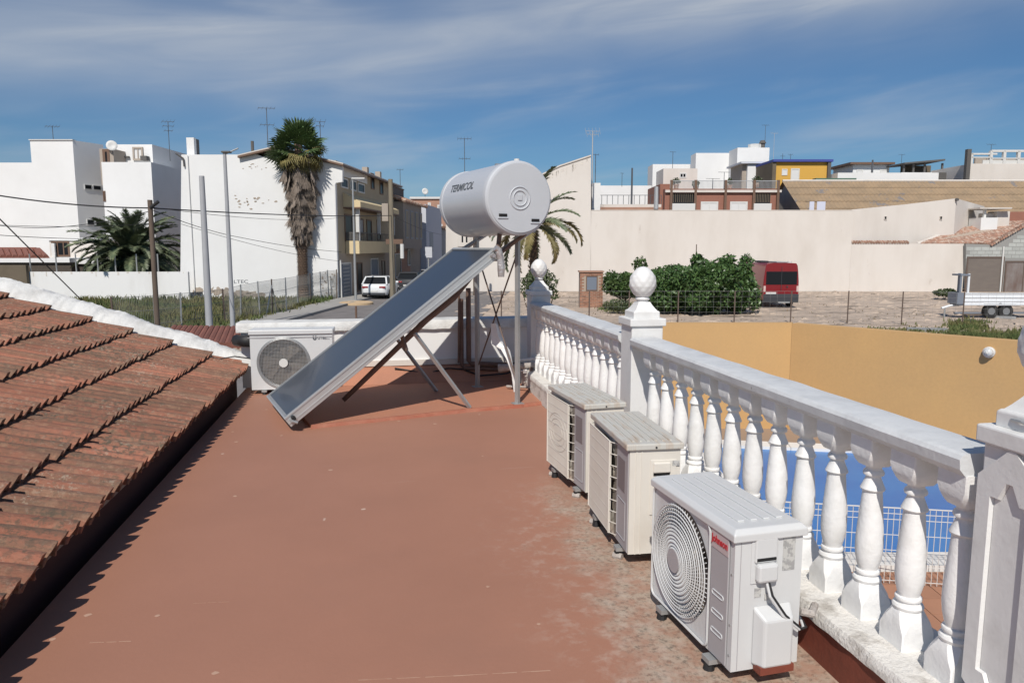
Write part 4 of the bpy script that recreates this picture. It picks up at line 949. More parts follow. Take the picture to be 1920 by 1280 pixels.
# fence of the field: steel posts with wire
t = thing('wire_fence', 'leaning steel post and wire fence between the weeds and the pavement', 'fence', CW(*gb(500, 596), GZ), -YAW)
fp = [(208, 556, 26.5), (288, 552, 27.5), (338, 548, 28.5), (417, 541, 31.5), (451, 533, 34.5), (483, 527, 35.3), (509, 523, 36.8), (535, 520, 38.7), (557, 516, 42), (581, 512, 44.5), (600, 509, 46.3), (614, 506, 47.6), (631, 505, 48.3 - .6)]
pv_ = []
for i, (x, y, b) in enumerate(fp):
    a, _, z1 = at_b(x, y, b); ln = random.uniform(-.06, .06)
    MB().cyl((a + ln, b, GZ), (a, b, z1), .035, n=6, M=MC).build('post', galv if i % 3 else galv_dark, t, world=True); pv_.append((Vector((a, b, z1)), Vector((a + ln, b, GZ))))
m = MB()
for i in range(len(pv_) - 1):
    for u_ in (.03, .35, .66): m.cyl(pv_[i][0].lerp(pv_[i][1], u_), pv_[i + 1][0].lerp(pv_[i + 1][1], u_), .008, n=4, M=MC)
    for k in range(24): u_ = k / 24; m.cyl(pv_[i][0].lerp(pv_[i + 1][0], u_) + Vector((0, 0, -.05)), pv_[i][1].lerp(pv_[i + 1][1], min(1, u_ + .04)), .0035, n=3, M=MC, caps=False)
    for k in range(24): u_ = k / 24; m.cyl(pv_[i][0].lerp(pv_[i + 1][0], min(1, u_ + .04)) + Vector((0, 0, -.05)), pv_[i][1].lerp(pv_[i + 1][1], u_), .0035, n=3, M=MC, caps=False)
m.build('wire', wire_grey, t, world=True)['kind'] = 'stuff'
for (x0, y0, x1, y1) in ((509, 535, 499, 594), (511, 540, 520, 588)):
    MB().cyl(wp(x0, y0, 36.6), CW(*gb(x1, y1), GZ), .03, n=6).build('brace', galv, t, world=True)
# planter ring & bollard at the pavement end
a, b = gb(668, 571); t = thing('planter_ring', 'low sandy planter ring on the road before the white car', 'planter', CW(a, b, GZ), -YAW)
MB().lathe([(.75, 0), (1.0, 0), (1.0, .14), (.9, .17), (.78, .14)], 28).build('ring', sandy, t); MB().cyl((0, 0, 0), (0, 0, .1), .77, n=20).build('soil', bark, t)
a, b = gb(668, 597); o = MB().cyl((a, b, GZ), (a, b, GZ + .6), .05, M=MC).build('bollard', frame_brown); tag(o, 'thin brown bollard standing on the road in front of the planter ring', 'bollard')

# ================================================================== TREES
def frond_mesh(L, droop, nl, leaf, material, wst=.0, seed=0):
    rnd = random.Random(seed); m = MB(); k = 12; pts_ = []; ang = R_(10); p = Vector((0, 0, 0))
    for i in range(k + 1):
        pts_.append(p.copy()); p = p + Vector((math.cos(ang), 0, math.sin(ang))) * L / k; ang -= droop / k * (0.5 + i / k)
    m.tube(pts_, [.035 * (1 - .85 * i / k) for i in range(k + 1)], 4)
    for i in range(nl):
        u_ = .10 + .88 * i / nl; j = min(k - 1, int(u_ * k)); f = u_ * k - j; c = pts_[j].lerp(pts_[j + 1], f); d = (pts_[j + 1] - pts_[j]).normalized(); n_ = Vector((-d.z, 0, d.x))
        ll = leaf * (math.sin(math.pi * min(1, .15 + u_ * .83)) ** .6) * rnd.uniform(.85, 1.1)
        for s in (-1, 1):
            dirv = (d * .62 + Vector((0, s, 0)) * .75 + n_ * rnd.uniform(.1, .5) ).normalized(); tip = c + dirv * ll - Vector((0, 0, ll * .22)); w = .024 + .010 * rnd.random()
            m.add([c - d * w, c + d * w, (c + tip) / 2 + d * w * 1.1 + n_ * .02, tip, (c + tip) / 2 - d * w * 1.1 + n_ * .02], [(0, 1, 2, 3, 4)])
    me_o = m.build('frond', material); me = me_o.data; bpy.data.objects.remove(me_o); return me
def palm_date(name, label, loc, trunk_h, L, n, crown_r, mats, trunk_r=.3, leaf=.5, nl=44, lowest=-50, seed=1, frondlist=None):
    rnd = random.Random(seed); t = thing(name, label, 'palm tree', loc, rnd.uniform(0, 6))
    m = MB(); prof = []; z = 0
    while z < trunk_h: 
        k = 1 - .25 * z / max(trunk_h, .1); prof += [(trunk_r * k, z), (trunk_r * k * 1.12, z + .09)]; z += .13
    m.lathe(prof, 14); 
    for i in range(int(trunk_h * 60)):
        a_ = i * 2.39996; zz = i / 60; r = trunk_r * (1 - .25 * zz / trunk_h); c = Vector((math.cos(a_) * r, math.sin(a_) * r, zz)); o_ = Vector((math.cos(a_), math.sin(a_), 1.1)) * .09; s = Vector((-math.sin(a_), math.cos(a_), 0)) * .06
        m.add([c - s, c + s, c + s * .5 + o_, c - s * .5 + o_], [(0, 1, 2, 3)])
    m.build('trunk', palm_bark, t)
    ms = [frond_mesh(L * k, dr, nl, leaf, mats[q % len(mats)], seed=seed * 7 + q) for q, (k, dr) in enumerate(((1, 1.5), (.95, 2.0), (1.05, 1.2), (.95, 2.4)))]
    lst = frondlist or [(i * 2.39996 + rnd.uniform(-.2, .2), R_(82 + (lowest - 82) * ((i + .5) / n) ** .85 + rnd.uniform(-6, 6))) for i in range(n)]
    for i, (az, el) in enumerate(lst):
        me = ms[(0, 2, 0, 1, 2, 3, 1)[i % 7]] if el > 0 else ms[(1, 3, 0)[i % 3]]
        M = Matrix.Translation((0, 0, trunk_h + .05)) @ Matrix.Rotation(az, 4, 'Z') @ Matrix.Rotation(-el, 4, 'Y') @ Matrix.Rotation(rnd.uniform(-.5, .5), 4, 'X') @ Matrix.Scale(rnd.uniform(.85, 1.08), 4)
        inst('frond', me, t, M)
    return t
a, b = at_b(247, 460, 49.5)[0], 49.5
palm_date('date_palm', 'bushy short date palm behind the white garden wall', CW(a, b, GZ), 2.5, 4.0, 175, 3.6, [frond_green, frond_green, frond_green, frond_green], .45, .60, 78, -50, 3)
# dead/dry skirt under it
m = MB(); leaf_cloud(m, (a, b - .2, -.3), 2.6, 1.2, 1.2, 900, .16, MC, hollow=.0); o = m.build('dry_thicket', mat('dry_thicket_leaf', (.09, .06, .035), .9, (.05, .05, .025), 2, .8)); tag(o, 'brown dry undergrowth below the bushy date palm', 'undergrowth', kind='stuff')
# date palm behind the tank
ax, _, az_ = at_b(1000, 425, 27); 
fl = []
def dirto(px_, py_, b=27):                              # azimuth/elevation of a frond from the crown heart towards a direction in the frontal plane
    a2, _, z2 = at_b(px_, py_, b); return a2 - ax, z2 - az_
rnd = random.Random(5)
t = palm_date('date_palm', 'slender date palm whose fronds arch out from behind the water tank', CW(ax, 27, GZ), az_ - GZ, 2.3, 27, 2.2, [frond_green, frond_yellow, frond_green, frond_yellow], .15, .30, 44, -40, 11)
# tall fan palm with a skirt of dead leaves
def fan_leaf_mesh(petiole, r, spread, nb, material, droop=.25, seed=0, w=.045, split=.55):
    rnd = random.Random(seed); m = MB(); m.tube([(0, 0, 0), (petiole * .5, 0, petiole * .06), (petiole, 0, 0)], [.03, .022, .014], 4)
    c = Vector((petiole, 0, 0)); mid = []
    for i in range(nb + 1):
        t_ = -spread / 2 + spread * i / nb; mid.append((t_, c + Vector((math.cos(t_), math.sin(t_), (.05 if i % 2 else -.02))) * r * split))
    for i in range(nb): m.add([c, mid[i][1], mid[i + 1][1]], [(0, 1, 2)])
    for i in range(nb):
        t_ = (mid[i][0] + mid[i + 1][0]) / 2; rr = r * rnd.uniform(.85, 1.08)
        d = Vector((math.cos(t_), math.sin(t_), 0)); p2 = c + d * r * .8 + Vector((0, 0, -.05 * r)); tip = c + d * rr + Vector((0, 0, -droop * rr * rnd.uniform(.5, 1.5)))
        s = Vector((-d.y, d.x, 0)) * w
        m.add([mid[i][1], mid[i + 1][1], p2 + s, tip, p2 - s], [(0, 1, 2, 3, 4)])
    o = m.build('fan_leaf', material); me = o.data; bpy.data.objects.remove(o); return me
def fan_palm(label, loc, H, skirt_len):
    rnd = random.Random(4); t = thing('fan_palm', label, 'palm tree', loc, 0)
    m = MB(); prof = []; z = 0
    while z < H:
        k = 1.25 - .35 * min(1, z / 1.2) if z < 1.2 else .9 - .1 * (z - 1.2) / H; prof += [(.29 * k, z), (.32 * k, z + .11)]; z += .16
    m.lathe(prof, 16)
    for i in range(420):
        a_ = i * 2.39996; zz = i / 420 * (H - skirt_len + .3); r = .29; c = Vector((math.cos(a_) * r, math.sin(a_) * r, zz)); o_ = Vector((math.cos(a_), math.sin(a_), 1.3)) * .08; s = Vector((-math.sin(a_), math.cos(a_), 0)) * .06
        m.add([c - s, c + s, c + s * .5 + o_, c - s * .5 + o_], [(0, 1, 2, 3)])
    m.build('trunk', palm_bark, t)
    g_ = [fan_leaf_mesh(.80, 1.18, R_(195), 18, fan_green, .12, s, w=.052, split=.50) for s in (1, 2, 3)]; y_ = [fan_leaf_mesh(.8, .85, R_(170), 20, fan_yellow, .5, s, w=.034, split=.42) for s in (4, 5)]
    d_ = [fan_leaf_mesh(.35, 1.15, R_(46), 13, dead_leaf, .04, s, w=.020, split=.30) for s in (6, 7, 8)]
    n = 54
    for i in range(n):
        el = R_(80 - 122 * (i + .5) / n + rnd.uniform(-13, 13)); az = i * 2.39996 + rnd.uniform(-.25, .25)
        me = g_[i % 3] if (i < 34 or rnd.random() < .4) else y_[i % 2]
        M = Matrix.Translation((0, 0, H - .15 - .6 * i / n)) @ Matrix.Rotation(az, 4, 'Z') @ Matrix.Rotation(-el, 4, 'Y') @ Matrix.Rotation(rnd.uniform(-.6, .6), 4, 'X') @ Matrix.Scale(rnd.uniform(.85, 1.12), 4)
        inst('fan_leaf', me, t, M)
    n = 205
    for i in range(n):
        u_ = i / n; z = H - .9 - u_ * (skirt_len - 2.1); az = i * 2.39996 + rnd.uniform(-.4, .4); rr = .25 + .62 * (1 - u_) ** .8
        el = R_(-76 - 8 * u_ + rnd.uniform(-6, 12))
        M = Matrix.Translation((math.cos(az) * rr * .7, math.sin(az) * rr * .7, z)) @ Matrix.Rotation(az, 4, 'Z') @ Matrix.Rotation(-el, 4, 'Y') @ Matrix.Rotation(rnd.uniform(-1.0, 1.0), 4, 'X') @ Matrix.Scale(rnd.uniform(.8, 1.15), 4)
        inst('dead_leaf', d_[i % 3], t, M)
    # lean green flower/seed clumps low in the crown
    return t
pa, pb = gb(572, 563.2); Hc = at_b(550, 270, pb)[2] - GZ
fan_palm('very tall fan palm with a thick skirt of dead leaves before the white gable', CW(at_b(566, 463, pb)[0], pb, GZ), Hc, (445 - 262) / F_PX * pb)
# orange tree hedge by the van
def leaf_tree(name, label, cat, px_, ytop, ybot, b, w_px, material, n, s, depth=2.0, trunk=.1, extra=(), lobes=7, seed=1):
    random.seed(seed); a, _, zt_ = at_b(px_, ytop, b); zb_ = at_b(px_, ybot, b)[2]; t = thing(name, label, cat, CW(a, b, GZ), -YAW)
    H = zt_ - GZ; lo = zb_ - GZ; wd = w_px / F_PX * b / 2 * 1.08; m = MB(); m.tube([(0, 0, 0), (.1, 0, H * .3), (-.05, .1, H * .6)], [trunk, trunk * .8, trunk * .4], 7)
    for i in range(6): a_ = i * 1.05; m.tube([(0, 0, H * .15 + .08 * i), (math.cos(a_) * wd * .4, math.sin(a_) * depth * .3, H * .4), (math.cos(a_) * wd * .7, math.sin(a_) * depth * .5, H * .7)], [trunk * .5, trunk * .3, .02], 5)
    m.build('trunk', bark, t); m = MB()
    leaf_cloud(m, (0, 0, (H + lo) / 2), wd * .86, depth * .8, (H - lo) / 2 * .9, int(n * .62), s)
    for i in range(lobes):
        x = random.uniform(-.75, .75) * wd; zz = lo + (H - lo) * random.uniform(.25, .86); leaf_cloud(m, (x, random.uniform(-.7, .1) * depth, zz), wd * .3, depth * .45, (H - lo) * .22, int(n * .38 / lobes), s, hollow=.3)
    for (ex, ey, er) in extra: a2, _, z2 = at_b(ex, ey, b); leaf_cloud(m, (a2 - a, 0, z2 - GZ), er, er, er, 260, s, hollow=.1)
    m.build('crown', material, t); return t
leaf_tree('orange_tree', 'large dense dark green orange tree, broadest of the hedge, behind the near pinecone post', 'tree', 1262, 492, 588, 38.5, 150, leaf_dark, 10500, .115, 2.2, .12, lobes=9, seed=2)
leaf_tree('orange_tree', 'highest dense orange tree in the middle of the hedge', 'tree', 1325, 484, 590, 38.0, 130, leaf_dark, 10500, .115, 2.0, .12, lobes=9, extra=((1307, 488, .35), (1365, 490, .4)), seed=3)
leaf_tree('orange_tree', 'dense orange tree at the right end of the hedge touching the red van', 'tree', 1380, 492, 588, 38.2, 84, leaf_dark, 8000, .115, 1.8, .12, lobes=8, extra=((1398, 492, .42),), seed=4)
leaf_tree('orange_tree', 'lighter green small tree between the brick hut and the pinecone post', 'tree', 1170, 508, 560, 39.5, 86, leaf_mid, 6000, .10, 1.2, .08, lobes=8, extra=((1200, 496, .42), (1145, 520, .4)), seed=5)
random.seed(12)
t = leaf_tree('oleander', 'flowering shrub below the slender date palm behind the far post', 'shrub', 1010, 500, 566, 24, 78, leaf_bush, 1700, .06, .7, .05, lobes=9, seed=6)
m = MB(); leaf_cloud(m, (0, -.2, 1.7), .55, .5, .55, 90, .035, hollow=.3); m.build('blossom', flower, t)
t = leaf_tree('low_shrub', 'low scrubby bush at the foot of the lighter green tree', 'shrub', 1160, 560, 583, 38, 62, leaf_bush, 900, .07, .7, .03, lobes=5, seed=7)
t = leaf_tree('low_shrub', 'dark low bush on the ground left of the white trailer', 'shrub', 1772, 541, 556, 48, 46, leaf_bush, 900, .09, .8, .03, lobes=5, seed=8)
# ground cover in the lot
random.seed(21); pts = []
for _ in range(900):
    x = random.uniform(1760, 2050); y = 640 - abs(random.gauss(0, 7)) + (x - 1800) * .02; 
    if x < 1800 and random.random() < .6: continue
    a, b = gb(x, y); pts.append((a, b, 1.0))
for _ in range(160): a, b = gb(random.gauss(1815, 14), random.gauss(612, 5)); pts.append((a, b, 1.0))
for _ in range(120): a, b = gb(random.uniform(1620, 1790), random.gauss(622, 4)); pts.append((a, b, .5))
for _ in range(300): a, b = gb(random.uniform(1130, 1240), random.gauss(577, 5)); pts.append((a, b, .6))
blades(pts, .06, .28, .035, 7, 'lot_weeds', grass_green, 'green weeds growing in the dirt lot behind the ochre wall', .2)
pts = [(random.uniform(-4, 22), random.uniform(26, 54), .5) for _ in range(160)]
blades(pts, .05, .2, .03, 5, 'dry_weeds', mat('dry_weeds', (.25, .19, .11), .95, (.12, .09, .05), 2, .8), 'dry brown tufts scattered over the bare dirt lot', .3)
# clods and ruts: low mounds of soil
m = MB(); random.seed(31)
for _ in range(900):
    a, b = random.uniform(-3, 30), random.uniform(27, 56); s = random.uniform(.06, .28) * (1 + (random.random() < .06) * 1.5); h = s * random.uniform(.15, .4); n = 6; ph = random.random() * 6
    ring = [(a + math.cos(ph + i * 6.283 / n) * s * random.uniform(.8, 1.6), b + math.sin(ph + i * 6.283 / n) * s * .7, GZ - .01) for i in range(n)]
    m.add(ring + [(a, b, GZ + h)], [(i, (i + 1) % n, n) for i in range(n)], MC)
tag(m.build('soil_clods', dirt), 'clods and rubble strewn over the dirt lot', 'soil', kind='stuff')

# ================================================================== LOT: hut, van, trailer, fence
a0, b0 = gb(1087, 577); a1, _ = gb(1130, 577); hz = at_b(1100, 510, b0)[2]
t = thing('brick_hut', 'small old brick meter hut with one dark window against the cream wall', 'hut', CW((a0 + a1) / 2, b0, GZ), -YAW)
w_ = a1 - a0; H = hz - GZ; MB().box(-w_ / 2 + .01, w_ / 2 - .01, .012, .9, 0, H - .01).build('mortar_core', brick_mortar, t)
bo = MB().box(0, .22, 0, .05, 0, .065).build('brick', brickwork, t); bme = bo.data; bpy.data.objects.remove(bo)
zz = .02; r_ = 0; wx0, wx1, wz0, wz1 = w_ * (-.5 + .26), w_ * (-.5 + .76), at_b(1100, 545, b0)[2] - GZ, at_b(1100, 517, b0)[2] - GZ
while zz < H - .05:
    x = -w_ / 2 - (.115 if r_ % 2 else 0)
    while x < w_ / 2 - .05:
        x0c = max(x, -w_ / 2); sc = (min(x + .22, w_ / 2) - x0c) / .22
        if sc > .2 and not (x0c + .22 * sc > wx0 and x0c < wx1 and wz0 - .05 < zz < wz1):
            inst('brick', bme, t, Matrix.Translation((x0c, random.uniform(-.006, .006), zz)) @ Matrix.Diagonal((sc, 1, 1, 1)))
        x += .235
    zz += .085; r_ += 1
f = MB().box(wx0, wx1, -.02, .03, wz0, wz0 + .05).box(wx0, wx1, -.02, .03, wz1 - .05, wz1).box(wx0, wx0 + .05, -.02, .03, wz0 + .05, wz1 - .05).box(wx1 - .05, wx1, -.02, .03, wz0 + .05, wz1 - .05).build('window', frame_brown, t)
MB().box(wx0 + .05, wx1 - .05, 0, .02, wz0 + .05, wz1 - .05).build('pane', door_blue, f)
MB().box(-w_ / 2 - .05, w_ / 2 + .05, -.06, .95, H - .01, H + .06).build('roof_slab', brick_pink, t)
# red van seen from behind
bv = gb(1450, 577)[1]; av0, av1 = at_b(1430, 560, bv)[0], at_b(1497, 560, bv)[0]; vw = av1 - av0
t = thing('camper_van', 'red high roof camper van parked tail first beside the hedge', 'van', CW((av0 + av1) / 2, bv, GZ), -YAW + R_(1.5))
vh = at_b(1450, 493, bv)[2] - GZ; hw = vw / 2
def ring(y, zs, ws, inset=0):
    pts_ = []
    for z_, w_ in zip(zs, ws): pts_.append((w_, y, z_))
    for z_, w_ in list(zip(zs, ws))[::-1]: pts_.append((-w_, y, z_))
    return pts_
zs = [.42, .55, 1.1, 1.5, vh * .80, vh * .94, vh - .02, vh]; ws = [hw * .97, hw, hw * 1.01, hw, hw * .95, hw * .90, hw * .82, hw * .5]
m = MB(); rings = [ring(0.0, zs, [w * .985 for w in ws]), ring(.08, zs, ws), ring(3.6, zs, ws)]
zs2 = [.42, .55, 1.1, 1.45, 1.9, 2.2, 2.35, 2.4]; rings.append(ring(4.4, [min(z_, z2) for z_, z2 in zip(zs, zs2)], ws)); rings.append(ring(5.4, [.42, .5, .7, .85, .95, 1.0, 1.05, 1.08], [w * .9 for w in ws]))
m.loft(rings); m.build('body', van_red, t, auto=35, bevel=.02)
zc = lambda y: at_b(1450, y, bv)[2] - GZ
MB().box(-hw * .86, hw * .88, -.025, .02, zc(533.5), zc(509)).build('rear_window', win_dark, t, bevel=.02)
MB().box(-.012, .012, -.03, .02, zc(545), zc(500)).build('door_gap', van_trim, t)
MB().box(-hw * .98, hw * .98, -.12, .06, zc(567), zc(551)).build('bumper', van_trim, t, bevel=.04)
MB().box(-hw * .86, -hw * .28, -.05, -.001, zc(551.5), zc(547.5)).build('number_plate', plate, t)
for s in (-1, 1):
    MB().box(s * hw * .93 - .06, s * hw * .93 + .06, -.03, .08, zc(547), zc(536)).build('tail_lamp', lamp_clear, t, bevel=.01)
    MB().box(s * hw * .93 - .05, s * hw * .93 + .05, -.032, .06, zc(552), zc(547.5)).build('reflector', lamp_red, t)
for s in (-1, 1):
    for y in (1.0, 4.5):
        o = MB().cyl((s * (hw - .22), y, .34), (s * (hw - .01), y, .34), .34, n=20).build('wheel', tyre, t); MB().cyl((s * (hw - .005), y, .34), (s * (hw + .004), y, .34), .2, n=14).build('rim', rim_mat, o)
MB().box(-hw * .75, -hw * .3, 1.2, 2.3, vh, vh + .10).build('roof_hatch', van_trim, t, bevel=.03); MB().box(-hw * .1, hw * .5, .5, 2.2, vh, vh + .06).build('solar_panel', galv, t, bevel=.02)
MB().cyl((hw * .62, .5, vh), (hw * .62, .5, vh + .09), .12).build('roof_vent', frame_white, t)
MB().box(-hw * .2, hw * .45, -.2, -.1, .28, .36).build('tow_bar', galv, t); MB().box(.30, .38, -.035, 0, zc(539), zc(536)).build('door_handle', van_trim, t)
# white flatbed trailer
bt = gb(1850, 597)[1]
def tz(x, y): return at_b(x, y, bt)[2] - GZ
def ta(x): return at_b(x, 560, bt)[0] - at_b(1850, 560, bt)[0]
t = thing('trailer', 'long white flatbed trailer with drop sides parked before the block shed', 'trailer', CW(at_b(1850, 560, bt)[0], bt, GZ), -YAW)
MB().box(ta(1808), ta(2030), 0, .04, tz(1850, 573), tz(1850, 549)).build('side_board', trailer_white, t)
for yy in (550, 557, 564, 571): MB().box(ta(1808), ta(2030), -.03, 0, tz(1850, yy + 1), tz(1850, yy - .6)).build('side_rib', trailer_white, t)
MB().box(ta(1800), ta(2030), .05, .8, tz(1850, 573), tz(1850, 568)).build('deck', trailer_grey, t)
MB().box(ta(1795), ta(1808), .0, .8, tz(1850, 570), tz(1850, 549)).build('front_board', trailer_grey, t)
for x, y in ((1800, .02), (1806, .3), (1815, .03), (1811, .62)): MB().box(ta(x) - .045, ta(x) + .045, y, y + .07, tz(1850, 550), tz(1850, 513)).build('stake', trailer_white if x > 1812 else trailer_grey, t)
MB().box(ta(1798), ta(1816), .0, .7, tz(1850, 517), tz(1850, 514)).build('head_rail', trailer_grey, t)
MB().tube([(ta(1808), .4, tz(1850, 573)), (ta(1792), .4, tz(1850, 574)), (ta(1776), .4, tz(1850, 579))], .06, 6).build('drawbar', trailer_white, t)
MB().cyl((ta(1782), .4, 0), (ta(1782), .4, tz(1850, 576)), .04).build('jockey_leg', galv, t)
for x in (1862, 1890, 1950):
    o = MB().cyl((ta(x), .05, .34), (ta(x), .28, .34), .34, n=20).build('wheel', tyre, t); MB().cyl((ta(x), .03, .34), (ta(x), .05, .34), .17, n=14).build('rim', rim_mat, o)
    MB().box(ta(x) - .42, ta(x) + .42, -.02, .3, .70, .74).build('mudguard', trailer_white, t)
MB().box(ta(1800), ta(2030), .3, .45, tz(1850, 589), tz(1850, 586)).build('chassis', trailer_grey, t)
# loose planks/metal on the ground before the trailer
random.seed(5)
for i, (x0, x1, y, lb) in enumerate(((1860, 1905, 596, 'grey plank lying under the trailer, nearest of the three'), (1790, 1862, 590, 'long dark beam lying on the ground left of the trailer wheels'), (1700, 1775, 619, 'pale grey pipe lying in the dirt behind the ochre wall'))):
    a0, b0_ = gb(x0, y); a1, b1_ = gb(x1, y + 2); o = MB().box(0, (Vector((a1, b1_, 0)) - Vector((a0, b0_, 0))).length, -.1, .1, 0, .12).build('beam' if i else 'plank', galv if i != 1 else galv_dark)
    p = CW(a0, b0_, GZ); d = CW(a1, b1_, GZ) - p; o.location = p; o.rotation_euler = (0, 0, math.atan2(d.y, d.x)); tag(o, lb, 'beam')
# mesh fence between the lot and the yards
t = thing('mesh_fence', 'thin grey welded mesh fence running along behind the ochre wall', 'fence', CW(10, 33, GZ), -YAW)
fpx = [(940, 33), (1105, 33), (1180, 33), (1272, 33), (1378, 33), (1484, 33), (1591, 33), (1693, 32.5), (1808, 32), (1930, 31.5)]
FZ = at_b(1500, 546, 33)[2]
for x, b in fpx: a = at_b(x, 560, b)[0]; MB().cyl((a, b, GZ), (a, b, FZ + .02), .03, n=6, M=MC).build('post', galv_dark, t, world=True)
m = MB()
for i in range(len(fpx) - 1):
    A, B_ = fpx[i], fpx[i + 1]; pa_, pb_ = Vector((at_b(A[0], 560, A[1])[0], A[1], 0)), Vector((at_b(B_[0], 560, B_[1])[0], B_[1], 0)); L_ = (pb_ - pa_).length; n = int(L_ / .30)
    for k in range(n): p = pa_.lerp(pb_, k / n); m.cyl(Vector((p.x, p.y, GZ + .02)), Vector((p.x, p.y, FZ)), .0032, n=3, M=MC, caps=False)
    for k in range(7): z_ = GZ + .05 + (FZ - GZ - .05) * k / 6; m.cyl(Vector((pa_.x, pa_.y, z_)), Vector((pb_.x, pb_.y, z_)), .0032 if k < 6 else .006, n=3, M=MC, caps=False)
m.build('mesh_wire', wire_grey, t, world=True)['kind'] = 'stuff'
# white parked car and darker cars behind
def car(label, a, b, yaw, paint, w=1.8, L=4.2, h=1.46, group='cars parked along the street', body_only=False):
    t = thing('parked_car', label, 'car', CW(a, b, GZ + .02), yaw, group); k = w / 1.8
    sec = [(0.0, .42, .80, .62), (.06, .32, .93, .80), (.30, .26, 1.0, .96), (.9, .2, 1.0, .98), (3.0, .2, .98, .98), (3.8, .24, .80, .93), (4.15, .35, .66, .74)]
    rings = []
    for (y, z0, z1, ww) in sec:
        hw_ = w / 2 * ww; y *= L / 4.2; rings.append([(-hw_ * .92, y, z0), (hw_ * .92, y, z0), (hw_, y, z0 + .15), (hw_, y, z1 - .12), (hw_ * .93, y, z1), (-hw_ * .93, y, z1), (-hw_, y, z1 - .12), (-hw_, y, z0 + .15)])
    MB().loft(rings).build('body', paint, t, smooth=False, auto=50, bevel=.03)
    def cab(y0, y1, y2, y3, w0, w1, z1, inset=0):
        m = MB(); lo = .93; m.add([(-w0, y0, lo), (w0, y0, lo), (w0, y3, lo), (-w0, y3, lo), (-w1, y1, z1), (w1, y1, z1), (w1, y2, z1), (-w1, y2, z1)], [(0, 3, 2, 1), (4, 5, 6, 7), (0, 1, 5, 4), (1, 2, 6, 5), (2, 3, 7, 6), (3, 0, 4, 7)]); return m
    cab(.20, .72, 2.3, 3.2, w / 2 * .93, w / 2 * .74, h - .03).build('cabin_glass', win_dark, t, bevel=.04)
    m = MB(); m.box(-w / 2 * .73, w / 2 * .73, .62, 2.35, h - .06, h); m.build('roof', paint, t, bevel=.03)
    for s in (-1, 1):
        m = MB(); m.tube([(s * w / 2 * .90, .22, .94), (s * w / 2 * .73, .70, h - .03)], .055, 6); m.tube([(s * w / 2 * .90, 3.15, .95), (s * w / 2 * .73, 2.3, h - .03)], .045, 6); m.tube([(s * w / 2 * .91, 1.6, .95), (s * w / 2 * .735, 1.55, h - .03)], .035, 5); m.build('pillar', paint, t)
        MB().box(s * w / 2 * .62 - .2, s * w / 2 * .62 + .2, -.012, .12, .72, .84).build('tail_lamp', lamp_red, t, bevel=.02)
        MB().box(s * (w / 2 + .08) - .09, s * (w / 2 + .08) + .09, 2.5, 2.62, .95, 1.08).build('mirror', paint, t, bevel=.02)
        for y in (.78, 3.3):
            o = MB().cyl((s * (w / 2 - .20), y, .31), (s * (w / 2 + .005), y, .31), .31, n=20).build('wheel', tyre, t); MB().cyl((s * (w / 2 + .004), y, .31), (s * (w / 2 + .012), y, .31), .2, n=12).build('rim', rim_mat, o)
    MB().box(-w / 2 * .8, w / 2 * .8, -.03, .1, .26, .42).build('lower_bumper', van_trim, t, bevel=.02)
    MB().box(-.27, .27, -.02, .03, .47, .57).build('number_plate', plate, t)
    return t
a, b = gb(701, 561.5); car('white hatchback parked facing away beside the pale wooden pole', a, b, -YAW - R_(3.7), car_white, 1.82)
car('dark car parked ahead of the white hatchback, partly hidden by the wooden pole', a + 1.1, b + 7.5, -YAW - R_(3.7), van_trim, 1.8)
car('second dark car further up the street, mostly behind the collector', a + 1.8, b + 15, -YAW - R_(3.7), mat('navy_paint', (.02, .03, .06), .3, coat=.5), 1.8)

# ================================================================== OCHRE WALL, POOL YARD
A_, B_c, C_ = gb(1196, 606, .1), gb(1485, 606, .1), gb(1925, 641, .1)
C2 = (C_[0] + (C_[0] - B_c[0]) * 1.6, C_[1] + (C_[1] - B_c[1]) * 1.6)
t = thing('ochre_wall', 'plain ochre yellow boundary wall of the pool yard, running left from the corner', 'wall', CW(A_[0], A_[1], GZ), -YAW)
MB().prism([(A_[0], A_[1], GZ), (B_c[0], B_c[1], GZ), (B_c[0] + .1, B_c[1] + .22, GZ), (A_[0], A_[1] + .22, GZ)], (0, 0, .1 - GZ), MC).build('wall', ochre, t, world=True)
t = thing('ochre_wall', 'ochre yellow boundary wall coming forward from the corner, with a round lamp', 'wall', CW(C_[0], C_[1], GZ), -YAW)
d = Vector((C2[0] - B_c[0], C2[1] - B_c[1], 0)).normalized(); nrm = Vector((-d.y, d.x, 0))
if nrm.x < 0: nrm = -nrm
B2_ = Vector((B_c[0] + .003, B_c[1], 0)); C2v = Vector((C2[0], C2[1], 0))
MB().prism([(B2_.x, B2_.y, GZ), (C2v.x, C2v.y, GZ), (C2v.x + nrm.x * .22, C2v.y + nrm.y * .22, GZ), (B2_.x + nrm.x * .22, B2_.y + nrm.y * .22, GZ)], (0, 0, .1 - GZ), MC).build('wall', ochre, t, world=True)
